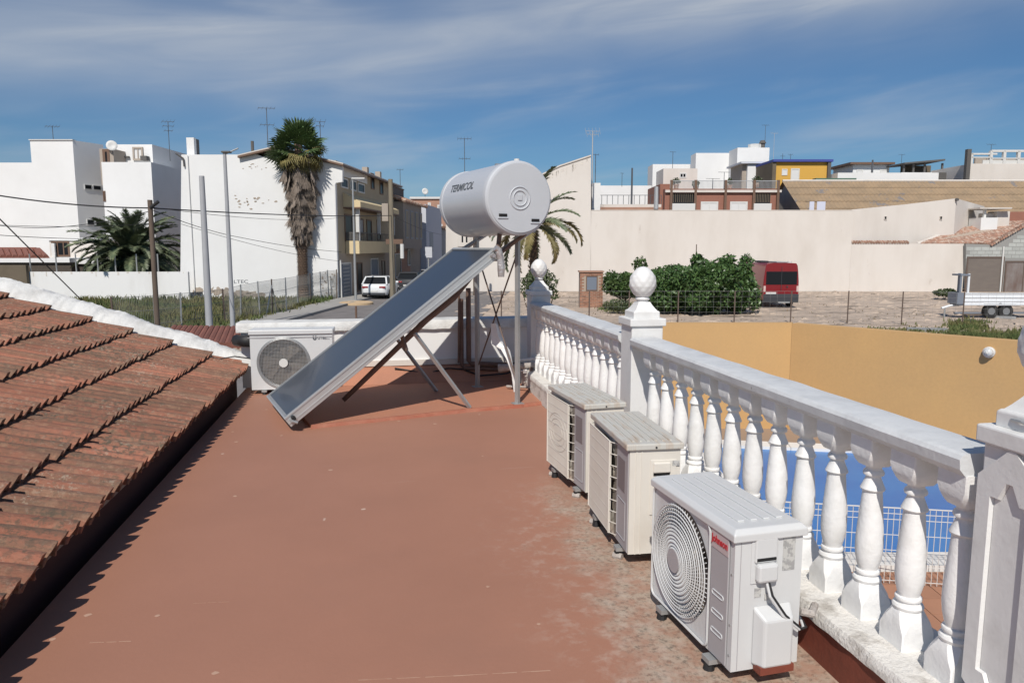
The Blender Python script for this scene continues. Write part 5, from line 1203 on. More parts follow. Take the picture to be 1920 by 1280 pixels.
# round bulkhead lamp on it
def on_line(px_, py_):
    dr = ray(px_, py_); A2 = CW(B_c[0], B_c[1], 0); D2 = (CW(C2[0], C2[1], 0) - A2); n2 = Vector((-D2.y, D2.x, 0)).normalized(); tt = (A2 - Vector((0, 0, EYE))).dot(n2) / dr.dot(n2); return dr * tt + Vector((0, 0, EYE)), n2
p, n2 = on_line(1855, 660); n2 = -n2 if n2.dot(p) > 0 else n2
t = thing('wall_lamp', 'white round bulkhead lamp on the ochre wall', 'lamp', p, math.atan2(n2.y, n2.x) - math.pi / 2)
m = MB(); RX = Matrix.Rotation(-math.pi / 2, 4, 'X'); m.lathe([(.085, 0), (.085, .04), (.07, .055)], 20, RX); m.build('base', frame_white, t)
m = MB(); m.lathe([(.07, .05), (.066, .09), (.045, .115), (.01, .125)], 20, RX); m.build('glass', glass_lamp, t, smooth=True)
m = MB()
for i in range(3): a_ = i * math.pi / 3; m.tube([(math.cos(a_) * .075 * k, .055 + .078 * (1 - k * k), math.sin(a_) * .075 * k) for k in (-1, -.7, -.3, 0, .3, .7, 1)], .006, 5)
m.build('cage', frame_white, t)
# yard paving with tiles
m = MB(); yp = [(1.4, 5.0), (11.5, 5.0), C2[:2], (C_[0], C_[1]), (B_c[0], B_c[1]), (-2, B_c[1]), (-2, 9.5)]
yp = [(.5, 3.0), (13.5, 3.0), (C2[0], C2[1]), (B_c[0], B_c[1]), (.5, B_c[1])]
m.add([CW(x, y, GZ + .006) for x, y in yp], [tuple(range(len(yp)))]); yard = m.build('pool_yard', mat('paver_joint', (.30, .22, .16), .95)); tag(yard, kind='structure')
to = MB().box(.004, .296, .004, .296, 0, .014).build('paving_tile', paving, yard); tme = to.data; bpy.data.objects.remove(to)
random.seed(3)
for i in range(30):
    for j in range(8):
        a, b = 1.8 + i * .3, 5.0 + j * .3
        if a > 8.0: continue
        inst('paving_tile', tme, yard, MC @ Matrix.Translation((a, b, GZ + .006)))
# pool
PP = [(3.1, 7.75), (8.4, 7.75), (7.0, 10.6), (5.6, 11.9), (3.1, 12.3)]
t = thing('swimming_pool', 'blue swimming pool with white coping seen through the balusters', 'pool', CW(5.4, 10, GZ), -YAW)
m = MB(); m.add([(x, y, GZ + .03) for x, y in PP], [tuple(range(len(PP)))], MC)
water = mat('pool_water', (.050, .215, .52), .28, (.035, .16, .46), .7, .9, .35, .65, spec=.22)
nt = water.node_tree; N = nt.nodes; bp = N.new('ShaderNodeBump'); bp.inputs['Strength'].default_value = .25; nz = N.new('ShaderNodeTexNoise'); nz.inputs['Scale'].default_value = 2.2
tcn = N.new('ShaderNodeTexCoord'); nt.links.new(tcn.outputs['Object'], nz.inputs['Vector']); nt.links.new(nz.outputs[0], bp.inputs['Height']); nt.links.new(bp.outputs[0], N['Principled BSDF'].inputs['Normal'])
m.build('water', water, t, world=True)
n = len(PP)
for i in range(n):
    p, q_ = Vector((*PP[i], 0)), Vector((*PP[(i + 1) % n], 0)); L_ = (q_ - p).length; d = (q_ - p) / L_; o_ = Vector((d.y, -d.x, 0)); k = max(1, round(L_ / .33))
    for j in range(k):
        s0_, s1_ = p + d * (L_ * j / k + .004), p + d * (L_ * (j + 1) / k - .004)
        m = MB(); m.prism([(s0_.x - o_.x * .02, s0_.y - o_.y * .02, GZ + .01), (s1_.x - o_.x * .02, s1_.y - o_.y * .02, GZ + .01), (s1_.x + o_.x * .33, s1_.y + o_.y * .33, GZ + .01), (s0_.x + o_.x * .33, s0_.y + o_.y * .33, GZ + .01)], (0, 0, .07), MC)
        m.build('coping_stone', coping_white, t, world=True)
# white wire fence round the pool
t = thing('pool_fence', 'white welded wire fence in front of the pool', 'fence', CW(4, 7.3, GZ), -YAW)
f0, f1 = Vector((2.4, 7.35, 0)), Vector((6.6, 6.65, 0)); FH = .82; m = MB(); L_ = (f1 - f0).length; n = int(L_ / .055)
for k in range(n + 1): p = f0.lerp(f1, k / n); m.cyl((p.x, p.y, GZ + .03), (p.x, p.y, GZ + FH), .0035, n=5, M=MC)
for z_ in (.06, .22, .38, .54, .70, .76, FH): m.cyl((f0.x, f0.y, GZ + z_), (f1.x, f1.y, GZ + z_), .004 if z_ < FH else .007, n=5, M=MC)
m.build('wire_panel', frame_white, t, world=True)['kind'] = 'stuff'
for k in range(2): p = f0.lerp(f1, k); MB().cyl((p.x, p.y, GZ), (p.x, p.y, GZ + FH + .04), .02, n=8, M=MC).build('post', frame_white, t, world=True)

# ================================================================== THE TERRACE
X_IN, X_OUT, Z_K = 1.535, 1.87, .20
m = MB(); m.box(-1.385, 1.90, -4, 8.46, GZ, -.001); o = m.build('terrace_base', ochre); tag(o, kind='structure'); tag(MB().box(-1.60, -1.388, -4, 8.30, GZ, -.16).build('eave_shade_recess', roof_grey), kind='structure')  # the dark recess is added to deepen the shade below the eave
m = MB(); NX, NY = 24, 60; vs = []; fs = []
for j in range(NY + 1):
    for i in range(NX + 1):
        x = -1.385 + (X_IN + .02 + 1.385) * i / NX; y = -4 + 12.22 * j / NY
        z = .004 + .006 * mnoise.noise(Vector((x * .9, y * .9, 0)))
        vs.append((x, y, z)); 
        if i and j: q = j * (NX + 1) + i; fs.append((q - NX - 2, q - NX - 1, q, q - 1))
m.add(vs, fs); tag(m.build('terrace_floor', terrace_mat, smooth=True), kind='structure')
# raised red patch under the solar heater, with its brighter worn edge
ed = [(-.55, 6.22), (.187, 6.42), (.784, 6.60), (1.29, 6.70), (1.56, 6.80)]
m = MB(); top = [(x, y, .028) for x, y in ed] + [(X_IN + .02, 8.2, .028), (-.95, 8.2, .028), (-.95, 7.6, .028)]
m.prism([(x, y, -.0005) for x, y, z in top], (0, 0, .0285)); o = m.build('raised_floor_patch', slab_red); tag(o, kind='structure')
m = MB()
jj = [];
for i in range(len(ed) - 1):
    for k in range(8): u_ = k / 8; p = Vector((*ed[i], 0)).lerp(Vector((*ed[i + 1], 0)), u_); jj.append((p.x, p.y + random.uniform(-.008, .008)))
jj.append(ed[-1])
for i in range(len(jj) - 1): (x0, y0), (x1, y1) = jj[i], jj[i + 1]; m.add([(x0, y0 - .03, .004), (x1, y1 - .03, .004), (x1, y1 + .005, .031), (x0, y0 + .005, .031), (x0, y0 + .03, .03), (x1, y1 + .03, .03)], [(0, 1, 2, 3), (3, 2, 5, 4)])
e = m.build('patch_edge', patch_edge_red, o)
# tiny paint chips
random.seed(44)
fz = lambda x, y: .0046 + .006 * mnoise.noise(Vector((x * .9, y * .9, 0)))
m = MB()
for i, (x, y) in enumerate(((443, 828), (437, 809), (528, 816), (748, 790), (815, 795), (500, 768), (165, 1152), (98, 1198), (295, 1153), (403, 1262), (518, 772), (915, 1100), (905, 855), (440, 930), (1010, 1170), (620, 880))):
    p = on_z(x, y, .004); p.z = fz(p.x, p.y); r_ = random.uniform(.008, .02) * (1.3 if i in (0, 2) else 1); n = 7
    m.prism([(p.x + math.cos(k * .9) * r_ * random.uniform(.6, 1.3), p.y + math.sin(k * .9) * r_ * random.uniform(.6, 1.3), p.z) for k in range(n)], (0, 0, .0007))
for (x0, y0, x1, y1, w_) in ((672, 1274, 850, 1266, .003), (850, 1266, 1032, 1256, .005), (168, 1204, 246, 1201, .004), (362, 1130, 430, 1127, .002)):
    a_, b_ = on_z(x0, y0, .004), on_z(x1, y1, .004)
    for k in range(10):
        p, q_ = a_.lerp(b_, k / 10), a_.lerp(b_, (k + 1 - (.5 if k in (3, 6) else 0)) / 10); w2 = w_ * random.uniform(.25, .7)
        m.prism([(p.x, p.y - w2, fz(p.x, p.y)), (q_.x, q_.y - w2, fz(q_.x, q_.y)), (q_.x, q_.y + w2 * .5, fz(q_.x, q_.y)), (p.x, p.y + w2 * .5, fz(p.x, p.y))], (0, 0, .0004))
chp = m.build('paint_chips', mat('pale_scuff', (.46, .29, .21), .8), bpy.data.objects['terrace_floor']); chp['kind'] = 'stuff'
# kerb below the balustrade
m = MB(); m.box(X_IN + .012, X_OUT - .01, -4, 8.2, 0, Z_K - .03); kb = m.build('balustrade_kerb', red_paint); tag(kb, kind='structure')
def rough_box(x0, x1, y0, y1, z0, z1, step, amp, name, material, parent=None, seed=0):
    m = MB(); rings = []; y = y0; k = 0; N_ = max(2, int((y1 - y0) / step))
    for k in range(N_ + 1):
        y = y0 + (y1 - y0) * k / N_; j = lambda s: amp * mnoise.noise(Vector((y * 9, s + seed, seed)))
        c = .35 * (z1 - z0)
        rings.append([(x0 + j(1), y, z0 + j(2) * 1.5), (x1 + j(3), y, z0), (x1 + j(3), y, z1 - c), (x1 - c * .6, y, z1 + j(4) * .5), (x0 + c * .6, y, z1 + j(5) * .5), (x0 + j(1), y, z1 - c + j(6))])
    m.loft(rings); return m.build(name, material, parent, auto=50)
rough_box(X_IN, X_OUT, -4, 8.2, Z_K - .045, Z_K, .04, .008, 'kerb_top', kerb_white, kb)
m = MB(); m.box(X_IN + .004, X_IN + .011, 3.2, 8.2, .006, Z_K - .045); m.build('whitewashed_face', kerb_white, kb)
# balusters
XB = 1.705; PW = .058; BH = .650
def baluster_mesh():
    m = MB(); z0 = Z_K
    c = .018
    def sq(w, z, ch): return [(-w + ch, -w, z), (w - ch, -w, z), (w, -w + ch, z), (w, w - ch, z), (w - ch, w, z), (-w + ch, w, z), (-w, w - ch, z), (-w, -w + ch, z)]
    m.loft([sq(PW, z0 - .01, .004), sq(PW, z0 + .055, .004), sq(PW * .97, z0 + .082, .018), sq(PW * .80, z0 + .112, .026), sq(PW * .74, z0 + .120, .024)])
    f = BH / .655
    m.lathe([(.046, .118), (.050, .124), (.052, .132), (.048, .139), (.038, .141), (.038, .149), (.043, .151), (.045, .157), (.043, .163), (.034, .165), (.039, .180), (.046, .208), (.0495, .240), (.0495, .275), (.047, .315), (.043, .360), (.039, .405), (.036, .440), (.0355, .452), (.042, .456), (.044, .461), (.041, .467), (.031, .490), (.027, .500), (.027, .506), (.036, .510), (.038, .517), (.035, .525), (.028, .531), (.028, .538), (.038, .548)], 24, Matrix.Translation((0, 0, z0)) @ Matrix.Diagonal((.93, .93, 1, 1)))
    m.loft([sq(PW * .70, z0 + .546, .012), sq(PW * .86, z0 + .560, .014), sq(PW * .97, z0 + .580, .010), sq(PW, z0 + .600, .004), sq(PW, z0 + BH, .004)])
    o = m.build('baluster', baluster_white, auto=38); me = o.data; bpy.data.objects.remove(o); return me
bal_me = baluster_mesh()
SP = .2075
RX0, RX1, RZ0, RZ1 = 1.622, 1.815, Z_K + BH, Z_K + BH + .066
def handrail(y0, y1, parent):
    m = MB(); rings = []; N_ = int((y1 - y0) / .05)
    for k in range(N_ + 1):
        y = y0 + (y1 - y0) * k / N_; n1 = .004 * mnoise.noise(Vector((y * 4, 1, 3))); n2_ = .003 * mnoise.noise(Vector((y * 6, 4, 3)))
        h = RZ1 - RZ0; rings.append([(RX0 + .022, y, RZ0), (RX1 - .022, y, RZ0), (RX1 - .004, y, RZ0 + .020), (RX1 + n2_, y, RZ0 + h * .75), (RX1 - .010, y, RZ1 - .004 + n1), (RX1 - .02, y, RZ1 + n1), (RX0 + .02, y, RZ1 + n1), (RX0 + .009, y, RZ1 - .005 + n2_), (RX0 + n1, y, RZ0 + h * .75), (RX0 + .004, y, RZ0 + .020)])
    m.loft(rings); m.build('handrail', rail_white, parent, auto=25)
def balustrade(label, y0, y1, first, count):
    t = thing('balustrade', label, 'balustrade', (XB, (y0 + y1) / 2, Z_K)); handrail(y0, y1, t) ; o = t.children[0]; o.location = -Vector(t.location)
    for k in range(count): inst('baluster', bal_me, t, Matrix.Translation((0, first + k * SP - (y0 + y1) / 2, -Z_K)) @ Matrix.Rotation(random.uniform(-.02, .02), 4, 'Z'))
    return t
balustrade('near run of white balustrade beside the three outdoor units', 1.778, 4.565, 1.83, 13)
balustrade('far run of white balustrade between the two pinecone posts', 4.80, 7.745, 4.93, 14)
def pinecone_mesh(R):
    m = MB(); n = 72; k = 54; vs = []
    for i in range(k + 1):
        v = i / k; th_ = math.pi * v
        for j in range(n):
            ph = 2 * math.pi * j / n
            prof = math.sin(th_) ** .9 * (1.0 + .08 * math.cos(th_) * -1)
            z = -math.cos(th_) * 1.16; r = prof * (1.03 - .10 * (z + .2) * (1 if z > -.2 else 0))
            s1 = math.sin(ph * 5 + v * 15); s2 = math.sin(ph * 5 - v * 15)
            bump = 1 + math.sin(th_) * (.062 * abs(s1 * s2) ** .7 * (1 - .35 * ((v * 15 / math.pi * 2) % 1)) - .018)
            if z > .9: z += .06 * (z - .9) / .18
            vs.append((r * bump * R * math.cos(ph), r * bump * R * math.sin(ph), z * R))
    fs = [(i * n + j, i * n + (j + 1) % n, (i + 1) * n + (j + 1) % n, (i + 1) * n + j) for i in range(k) for j in range(n)]
    m.add(vs, fs); return m
def post(label, cx, cy, w=.215, h_sh=.985, panel=False, ball=.087):
    t = thing('balustrade_post', label, 'pillar', (cx, cy, 0)); hw_ = w / 2
    MB().box(-hw_, hw_, -hw_, hw_, 0, h_sh).build('shaft', white_paint, t, bevel=.006)
    for (sx, sy) in (((-1, 0), (0, -1)) if panel else ()):                 # raised frame round a sunk panel on the two seen faces
        M = Matrix.Rotation({(-1, 0): -math.pi / 2, (0, -1): 0}[(sx, sy)], 4, 'Z'); f_ = -hw_ - .012; e = .045; c = .05; z0, z1 = .27, h_sh - .09
        inn = [(-hw_ + e, z0 + c), (-hw_ + e, z1 - c), (-hw_ + e + c * .5, z1 - c), (-hw_ + e + c, z1), (hw_ - e - c, z1), (hw_ - e - c * .5, z1 - c), (hw_ - e, z1 - c), (hw_ - e, z0 + c), (hw_ - e - c * .5, z0 + c), (hw_ - e - c, z0), (-hw_ + e + c, z0), (-hw_ + e + c * .5, z0 + c)]
        out = [(-hw_, z0 + c), (-hw_, z1 - c), (-hw_, z1), (-hw_ + e + c, h_sh), (hw_ - e - c, h_sh), (hw_, z1), (hw_, z1 - c), (hw_, z0 + c), (hw_, z0), (hw_ - e - c, .2), (-hw_ + e + c, .2), (-hw_, z0)]
        m = MB(); n = 12; b_ = .010
        vs = [(x, f_, z) for x, z in out] + [(x, f_, z) for x, z in inn] + [(x * .93, -hw_ - .001, z0 + (z - z0) * .985 + .004) for x, z in inn]
        fs = [(i, (i + 1) % n, n + (i + 1) % n, n + i) for i in range(n)] + [(n + i, n + (i + 1) % n, 2 * n + (i + 1) % n, 2 * n + i) for i in range(n)]
        vs += [(x, -hw_ + .002, z) for x, z in out]; fs += [(i, 3 * n + i, 3 * n + (i + 1) % n, (i + 1) % n) for i in range(n)]
        m.add(vs, fs, M); m.build('panel_frame', white_paint, t)
    m = MB(); m.box(-hw_ - .016, hw_ + .016, -hw_ - .016, hw_ + .016, h_sh, h_sh + .050); m.build('cap', white_paint, t, bevel=.006)
    z = h_sh + .05
    m = MB()
    def sq(w_, z_): return [(-w_, -w_, z_), (w_, -w_, z_), (w_, w_, z_), (-w_, w_, z_)]
    m.loft([sq(.090, z - .002), sq(.090, z + .042), sq(.084, z + .047)]); m.build('plinth', white_paint, t, bevel=.004)
    m = MB(); m.loft([sq(.080, z + .045), sq(.066, z + .062), sq(.050, z + .085), sq(.040, z + .104)]); fin = m.build('finial', white_paint, t)
    MB().lathe([(.040, z + .10), (.036, z + .110), (.046, z + .116), (.049, z + .124), (.043, z + .130), (.04, z + .14)], 24).build('collar', white_paint, fin, auto=40)
    o = pinecone_mesh(ball).build('pinecone', white_paint, fin, auto=28); o.location = (0, 0, z + .130 + .098)
    return t
post('white post with a pinecone finial between the two balustrade runs, fully sunlit', 1.748, 4.685)
post('far white post with a pinecone finial, shaded by the water tank', 1.748, 7.87)
post('nearest white post with sunk panel, cut by the right picture edge', 1.757, 1.625, w=.21, h_sh=.965, panel=True, ball=.090)
t = thing('rope', 'grey cord tied round the finial of the nearest post', 'cord', (1.757, 1.625, 1.025)); m = MB()
m.tube([(math.cos(i * .35) * .098, math.sin(i * .35) * .098, .008 + .012 * math.sin(i * .9)) for i in range(19)], .004, 6); m.build('cord', galv, t)

# back parapet
t = thing('parapet', 'low white parapet wall at the end of the terrace with mortar coping', 'parapet', (0, 8.2, 0))
MB().box(-1.42, 1.86, 8.2, 8.44, 0, .60).build('wall', render_white2, t, world=True)
M = Matrix(((0, 1, 0, 0), (-1, 0, 0, 8.32), (0, 0, 1, 0), (0, 0, 0, 1)))
o = rough_box(-.16, .19, -1.87, 1.46, .60, .70, .035, .010, 'coping', mortar_white, None, 5); 
for v in o.data.vertices: v.co = Vector((-v.co.y, 8.32 + v.co.x, v.co.z)) - Vector(t.location)
o.parent = t
m = MB(); rings = []
for k in range(40): x = -.9 + 2.5 * k / 39; n_ = .01 * mnoise.noise(Vector((x * 5, 0, 0))); rings.append([(x, 8.2, 0.02), (x, 8.2, .20 + n_), (x, 8.13 + n_, .18 + n_), (x, 8.05 + n_, .09), (x, 7.98 + n_, .029)])
m.loft(rings); m.build('red_cove', slab_red, t, world=True)
MB().box(-.4, 1.6, 8.172, 8.2, .20, .26).build('ledge', render_cream_d, t, world=True)

# ================================================================== OUTDOOR UNITS
def unit_case(t, W_, D_, H_, body, cx, cz, R, grille='round', zb=.055, lid=None, lid_out=.008):
    # front face with a round opening
    m = MB(); n = 48; sq = []; ci = []; bk = []
    for i in range(n):
        a_ = 2 * math.pi * i / n; dx, dz = math.cos(a_), math.sin(a_)
        k = min((W_ - cx if dx > 0 else cx) / abs(dx) if abs(dx) > 1e-6 else 9, (H_ - cz if dz > 0 else cz - zb) / abs(dz) if abs(dz) > 1e-6 else 9)
        sq.append((cx + dx * k, 0, cz + dz * k)); ci.append((cx + dx * R, .004, cz + dz * R)); bk.append((cx + dx * R * .96, .085, cz + dz * R * .96))
    m.add(sq + ci + bk, [(i, (i + 1) % n, n + (i + 1) % n, n + i) for i in range(n)] + [(n + i, n + (i + 1) % n, 2 * n + (i + 1) % n, 2 * n + i) for i in range(n)])
    # corners the radial fan leaves open
    for (x, z) in ((0, zb), (W_, zb), (W_, H_), (0, H_)):
        near = sorted(range(n), key=lambda i: (sq[i][0] - x) ** 2 + (sq[i][2] - z) ** 2)[:2]; m.add([(x, 0, z), sq[near[0]], sq[near[1]]], [(0, 1, 2)])
    m.add([(0, 0, zb), (W_, 0, zb), (W_, D_, zb), (0, D_, zb), (0, 0, H_), (W_, 0, H_), (W_, D_, H_), (0, D_, H_)], [(0, 3, 2, 1), (4, 5, 6, 7), (1, 2, 6, 5), (2, 3, 7, 6), (3, 0, 4, 7)])
    m.build('casing', body, t)
    MB().cyl((cx, .088, cz), (cx, .092, cz), R * .97, n=32).build('coil', fin_mat, t)
    m = MB()
    for i in range(3):
        a0 = i * 2.094 + .4; vs = []
        for k in range(7):
            a_ = a0 + k * .22; tw = (k - 3) * .008; vs += [(cx + math.cos(a_) * .03, .06 + tw * .4, cz + math.sin(a_) * .03), (cx + math.cos(a_ + .25) * R * .9, .05 + tw, cz + math.sin(a_ + .25) * R * .9)]
        m.add(vs, [(2 * k, 2 * k + 1, 2 * k + 3, 2 * k + 2) for k in range(6)])
    m.cyl((cx, .03, cz), (cx, .085, cz), .035, n=16); m.build('fan', fan_mat, t)
    for fx in (.10, W_ - .14):
        MB().box(fx, fx + .05, -.03, D_ + .02, zb - .022, zb - .004).build('mounting_rail', galv, t)
        for fy in (-.015, D_ - .01): MB().cyl((fx + .025, fy, 0.004), (fx + .025, fy, zb - .022), .022, .016, 10).build('foot', rubber, t)
def text_part(t, body, size, x, y, z, material, M=None, squeeze=1, name='lettering', bold=0):
    me = text_mesh(body, size, .0008, bold); mb = MB(); MM = Matrix(((squeeze, 0, 0, x), (0, 0, -1, y), (0, 1, 0, z), (0, 0, 0, 1)))
    mb.add([v.co.copy() for v in me.vertices], [tuple(p.vertices) for p in me.polygons], (M @ MM) if M is not None else MM); return mb.build(name, material, t)
# nearest unit: round grille of concentric rings
W_, D_, H_ = .612, .262, .565
p0, p1 = Vector((1.118, 2.807, 0)), Vector((1.166, 2.201, 0)); rz = math.atan2((p1 - p0).y, (p1 - p0).x)
t = thing('outdoor_unit', 'nearest white air conditioner outdoor unit with round ringed grille and red lettering', 'air conditioner', p0, rz, 'air conditioner outdoor units')
cx, cz, R = .236, .300, .214
unit_case(t, W_, D_, H_ - .02, ac_white, cx, cz, R)
m = MB(); k = .012
m.loft([[(-k, -k, H_ - .045), (W_ + k, -k, H_ - .045), (W_ + k, D_ + k, H_ - .045), (-k, D_ + k, H_ - .045)], [(-k, -k, H_ - .018), (W_ + k, -k, H_ - .018), (W_ + k, D_ + k, H_ - .018), (-k, D_ + k, H_ - .018)], [(.004, .004, H_ - .002), (W_ - .004, .004, H_ - .002), (W_ - .004, D_ - .004, H_ - .002), (.004, D_ - .004, H_ - .002)]])
lid = m.build('lid', ac_white, t, bevel=.004)
for i, y in enumerate((.045, .095, .145, .195)): MB().box(.06, W_ - .06, y, y + .026, H_ - .003, H_ + .004).build('lid_rib', ac_white, lid, bevel=.003)
m = MB()                                                # rounded square surround of the grille
pts_ = []
def rrect(x0, x1, z0, z1, r, y, n=6):
    out = []
    for (cx_, cz_, a0) in ((x1 - r, z1 - r, 0), (x0 + r, z1 - r, 90), (x0 + r, z0 + r, 180), (x1 - r, z0 + r, 270)):
        for i in range(n + 1): a_ = R_(a0 + 90 * i / n); out.append((cx_ + r * math.cos(a_), y, cz_ + r * math.sin(a_)))
    return out
q_ = rrect(.008, .462, .062, .525, .03, -.006); m.tube(q_ + [q_[0]], .0045, 6); m.build('grille_surround', ac_white, t)
m = MB()
nr = 13
for i in range(nr):
    r = .042 + (R - .044) * i / (nr - 1); thick = .0019 if i % 2 else .0030
    q_ = [(cx + r * math.cos(a_ * .1309), -.014 - .012 * (1 - (r / R) ** 2), cz + r * math.sin(a_ * .1309)) for a_ in range(49)]; m.tube(q_, thick, 4)
for i in range(72):
    a_ = 2 * math.pi * i / 72; c_, s_ = math.cos(a_), math.sin(a_)
    c2, s2_ = math.cos(a_ + .35), math.sin(a_ + .35)
    m.tube([(cx + c_ * .04, -.022, cz + s_ * .04), (cx + math.cos(a_ + .15) * R * .55, -.020, cz + math.sin(a_ + .15) * R * .55), (cx + c2 * R, -.004, cz + s2_ * R)], .0021, 4)
g_ = m.build('fan_grille', ac_white, t); g_['kind'] = 'stuff'
MB().cyl((cx, -.032, cz), (cx, -.018, cz), .046, .042, n=28).build('hub_disc', ac_grey, t)
MB().box(.472, .584, -.006, -.0005, .062, .538).build('front_panel', ac_grey, t, bevel=.002)
for i, z in enumerate((.155, .225, .295)):
    q_ = rrect(.488, .562, z - .008, z + .008, .008, -.0065, 4); MB().tube(q_ + [q_[0]], .0026, 5).build('pressed_slot', ac_white, t)
MB().box(.474, .583, -.0078, -.0062, .455, .520).build('brand_plate', mat('pinkish_label', (.50, .42, .42), .5), t)
text_part(t, 'Johnson', .037, .477, -.0088, .478, brand_red, squeeze=.86, bold=.0009)
SD = Matrix(((0, -1, 0, W_), (1, 0, 0, 0), (0, 0, 1, 0), (0, 0, 0, 1)))   # side face frame: x along depth, y out of... mapped below
def side_box(x0, x1, z0, z1, out, name, material, bevel=0, y0=0): return MB().box(W_ + y0, W_ + out, x0, x1, z0, z1).build(name, material, t, bevel=bevel)
side_box(.062, .165, .365, .545, .004, 'handle_plate', ac_white, .002)
side_box(.072, .158, .440, .528, .012, 'handle_grip', ac_white, .006, .0)
MB().cyl((W_ + .004, .078, .452), (W_ + .004, .152, .452), .010, n=10).build('handle_shadow_gap', recess_shade_black, t)  # black rod drawn as the shadow line of the handle
side_box(.076, .154, .375, .440, .030, 'terminal_cover', ac_white, .010)
side_box(.185, .232, .40, .525, .002, 'rating_label', sticker); side_box(.080, .105, .315, .350, .002, 'wiring_label', sticker); side_box(.120, .140, .30, .325, .002, 'wiring_label', sticker)
m = MB(); m.loft([[(W_, .075, .075), (W_, .225, .075), (W_, .225, .285), (W_, .075, .285)], [(W_ + .05, .095, .080), (W_ + .05, .205, .080), (W_ + .05, .205, .250), (W_ + .05, .095, .250)]]); m.build('valve_cover', ac_white, t, bevel=.008)
for k_ in range(2): MB().tube([(W_ + .018, .115 + .008 * k_, .372), (W_ + .035, .118 + .01 * k_, .33), (W_ + .045, .165 + .01 * k_, .26), (W_ + .04, .235 + .01 * k_, .20), (W_ + .01, .275 + .01 * k_, .185), (W_ - .05, .30, .20)], .0048, 8).build('cable', ac_white if k_ == 0 else rubber, t)
m = MB(); m.tube([(W_ - .01, D_ + .01, .235), (W_ + .0, D_ + .05, .225), (W_ - .06, D_ + .11, .22)], .014, 8); m.build('lagged_pipe', lagging, t)
MB().box(W_ + .004, W_ + .048, .085, .215, .056, .082).build('red_smear', red_paint, t)
for i, (x, z) in enumerate(((.56, .11), (.57, .22), (.575, .40), (.57, .52))): MB().cyl((W_ - .014, -.002, z), (W_ - .014, .0, z), .004, n=8).build('screw', galv, t)
MB().box(W_ - .024, W_ - .022, -.0015, .0, .06, H_ - .045).box(W_, W_ + .0012, .022, .0245, .06, H_ - .045).build('casing_seam', ac_grey, t)
# two older units with square wire grilles
def old_unit(p0, p1, label, W_, D_, H_, solid, first=None):
    rz = math.atan2((p1 - p0).y, (p1 - p0).x)
    t = thing('outdoor_unit', label, 'air conditioner', p0, rz, 'air conditioner outdoor units'); zb = .065
    cx, cz, R = W_ * .36, .33, .205; unit_case(t, W_, D_, H_ - .03, ac_cream, cx, cz, R, zb=zb)
    m = MB(); m.box(-.014, W_ + .014, -.020, D_ + .012, H_ - .035, H_ - .004); lid = m.build('lid', ac_lid_cream, t, bevel=.006)
    for i in range(6): y = .02 + i * .036; MB().box(.03, W_ - .03, y, y + .012, H_ - .005, H_ + .001).build('lid_rib', ac_lid_cream, lid, bevel=.002)
    gx1 = W_ * .64; m = MB(); d_ = .030
    n = 60 if solid else 50
    for i in range(n + 1): x = .014 + (gx1 - .014) * i / n; m.box(x - .0026, x + .0026, -d_, -d_ + .009, zb + .02, H_ - .055)
    for i in range(9): z = zb + .02 + (H_ - .075 - zb) * i / 8; m.tube([(.012, -.001, z), (.013, -d_ + .001, z), (gx1, -d_ + .001, z), (gx1 + .045, -.002, z)], .0024, 5)
    for x in (.012, gx1 + .001): m.tube([(x, -d_, zb + .018), (x, -d_, H_ - .053)], .0045, 6)
    if not solid:
        for k_ in range(3): m.tube([(cx - .01 + (.09 + .045 * k_) * math.cos(a_ * .2618), -d_ - .001, cz + (.05 + .035 * k_) * math.sin(a_ * .2618)) for a_ in range(25)], .0012, 4)
    m.build('wire_grille', ac_cream, t)['kind'] = 'stuff'
    MB().box(gx1 + .005, gx1 + .045, -.003, -.0005, zb + .02, H_ - .05).build('grille_gap', fin_mat, t)
    MB().box(gx1 + .05, W_ - .004, -.006, -.0005, zb + .006, H_ - .04).build('front_panel', ac_grey, t, bevel=.002)
    MB().box(gx1 + .075, W_ - .045, -.0085, -.0062, H_ * .58, H_ - .10).build('sunk_grip', mat_sunk, t)
    q_ = rrect(gx1 + .07, W_ - .035, zb + .05, H_ * .50, .004, -.0075, 2); MB().tube(q_ + [q_[0]], .0022, 4).build('pressed_frame', ac_grey, t)
    for y in (.03, .055): MB().box(W_, W_ + .0035, y, y + .006, zb, H_ - .04).build('casing_fold', ac_cream, t)
    MB().box(W_, W_ + .005, .10, .225, H_ * .42, H_ - .085).build('service_cover', ac_cream, t, bevel=.003)
    MB().box(W_ + .004, W_ + .016, .112, .195, H_ - .145, H_ - .095).build('handle_grip', ac_cream, t, bevel=.008); MB().box(W_ + .004, W_ + .007, .114, .193, H_ - .160, H_ - .147).build('handle_recess_shade', recess_shade_black, t)  # black strip on the surface stands in for the shade in a handle recess
    MB().box(W_ + .0052, W_ + .0062, .205, .24, H_ - .115, H_ - .09).build('rating_label', sticker, t)
    for z in (H_ - .022,): MB().cyl((W_ + .013, D_ * .5, z), (W_ + .0165, D_ * .5, z), .005, n=8).build('screw', rubber, t)
    for fx in (.08, W_ - .12): MB().cyl((fx, -.035, .015), (fx + .03, .0, .015), .016, n=8).build('pad', lagging, t)
    return t
mat_sunk = mat('sunk_grip_grey', (.20, .175, .18), .6)
old_unit(Vector((1.166, 3.825, 0)), Vector((1.140, 3.175, 0)), 'middle cream outdoor unit with a plain fine wire grille, between the other two', .652, .245, .603, True)
old_unit(Vector((1.133, 4.70, 0)), Vector((1.190, 4.062, 0)), 'farthest of the three units by the balustrade, cream with square grille and rings', .640, .235, .60, False)
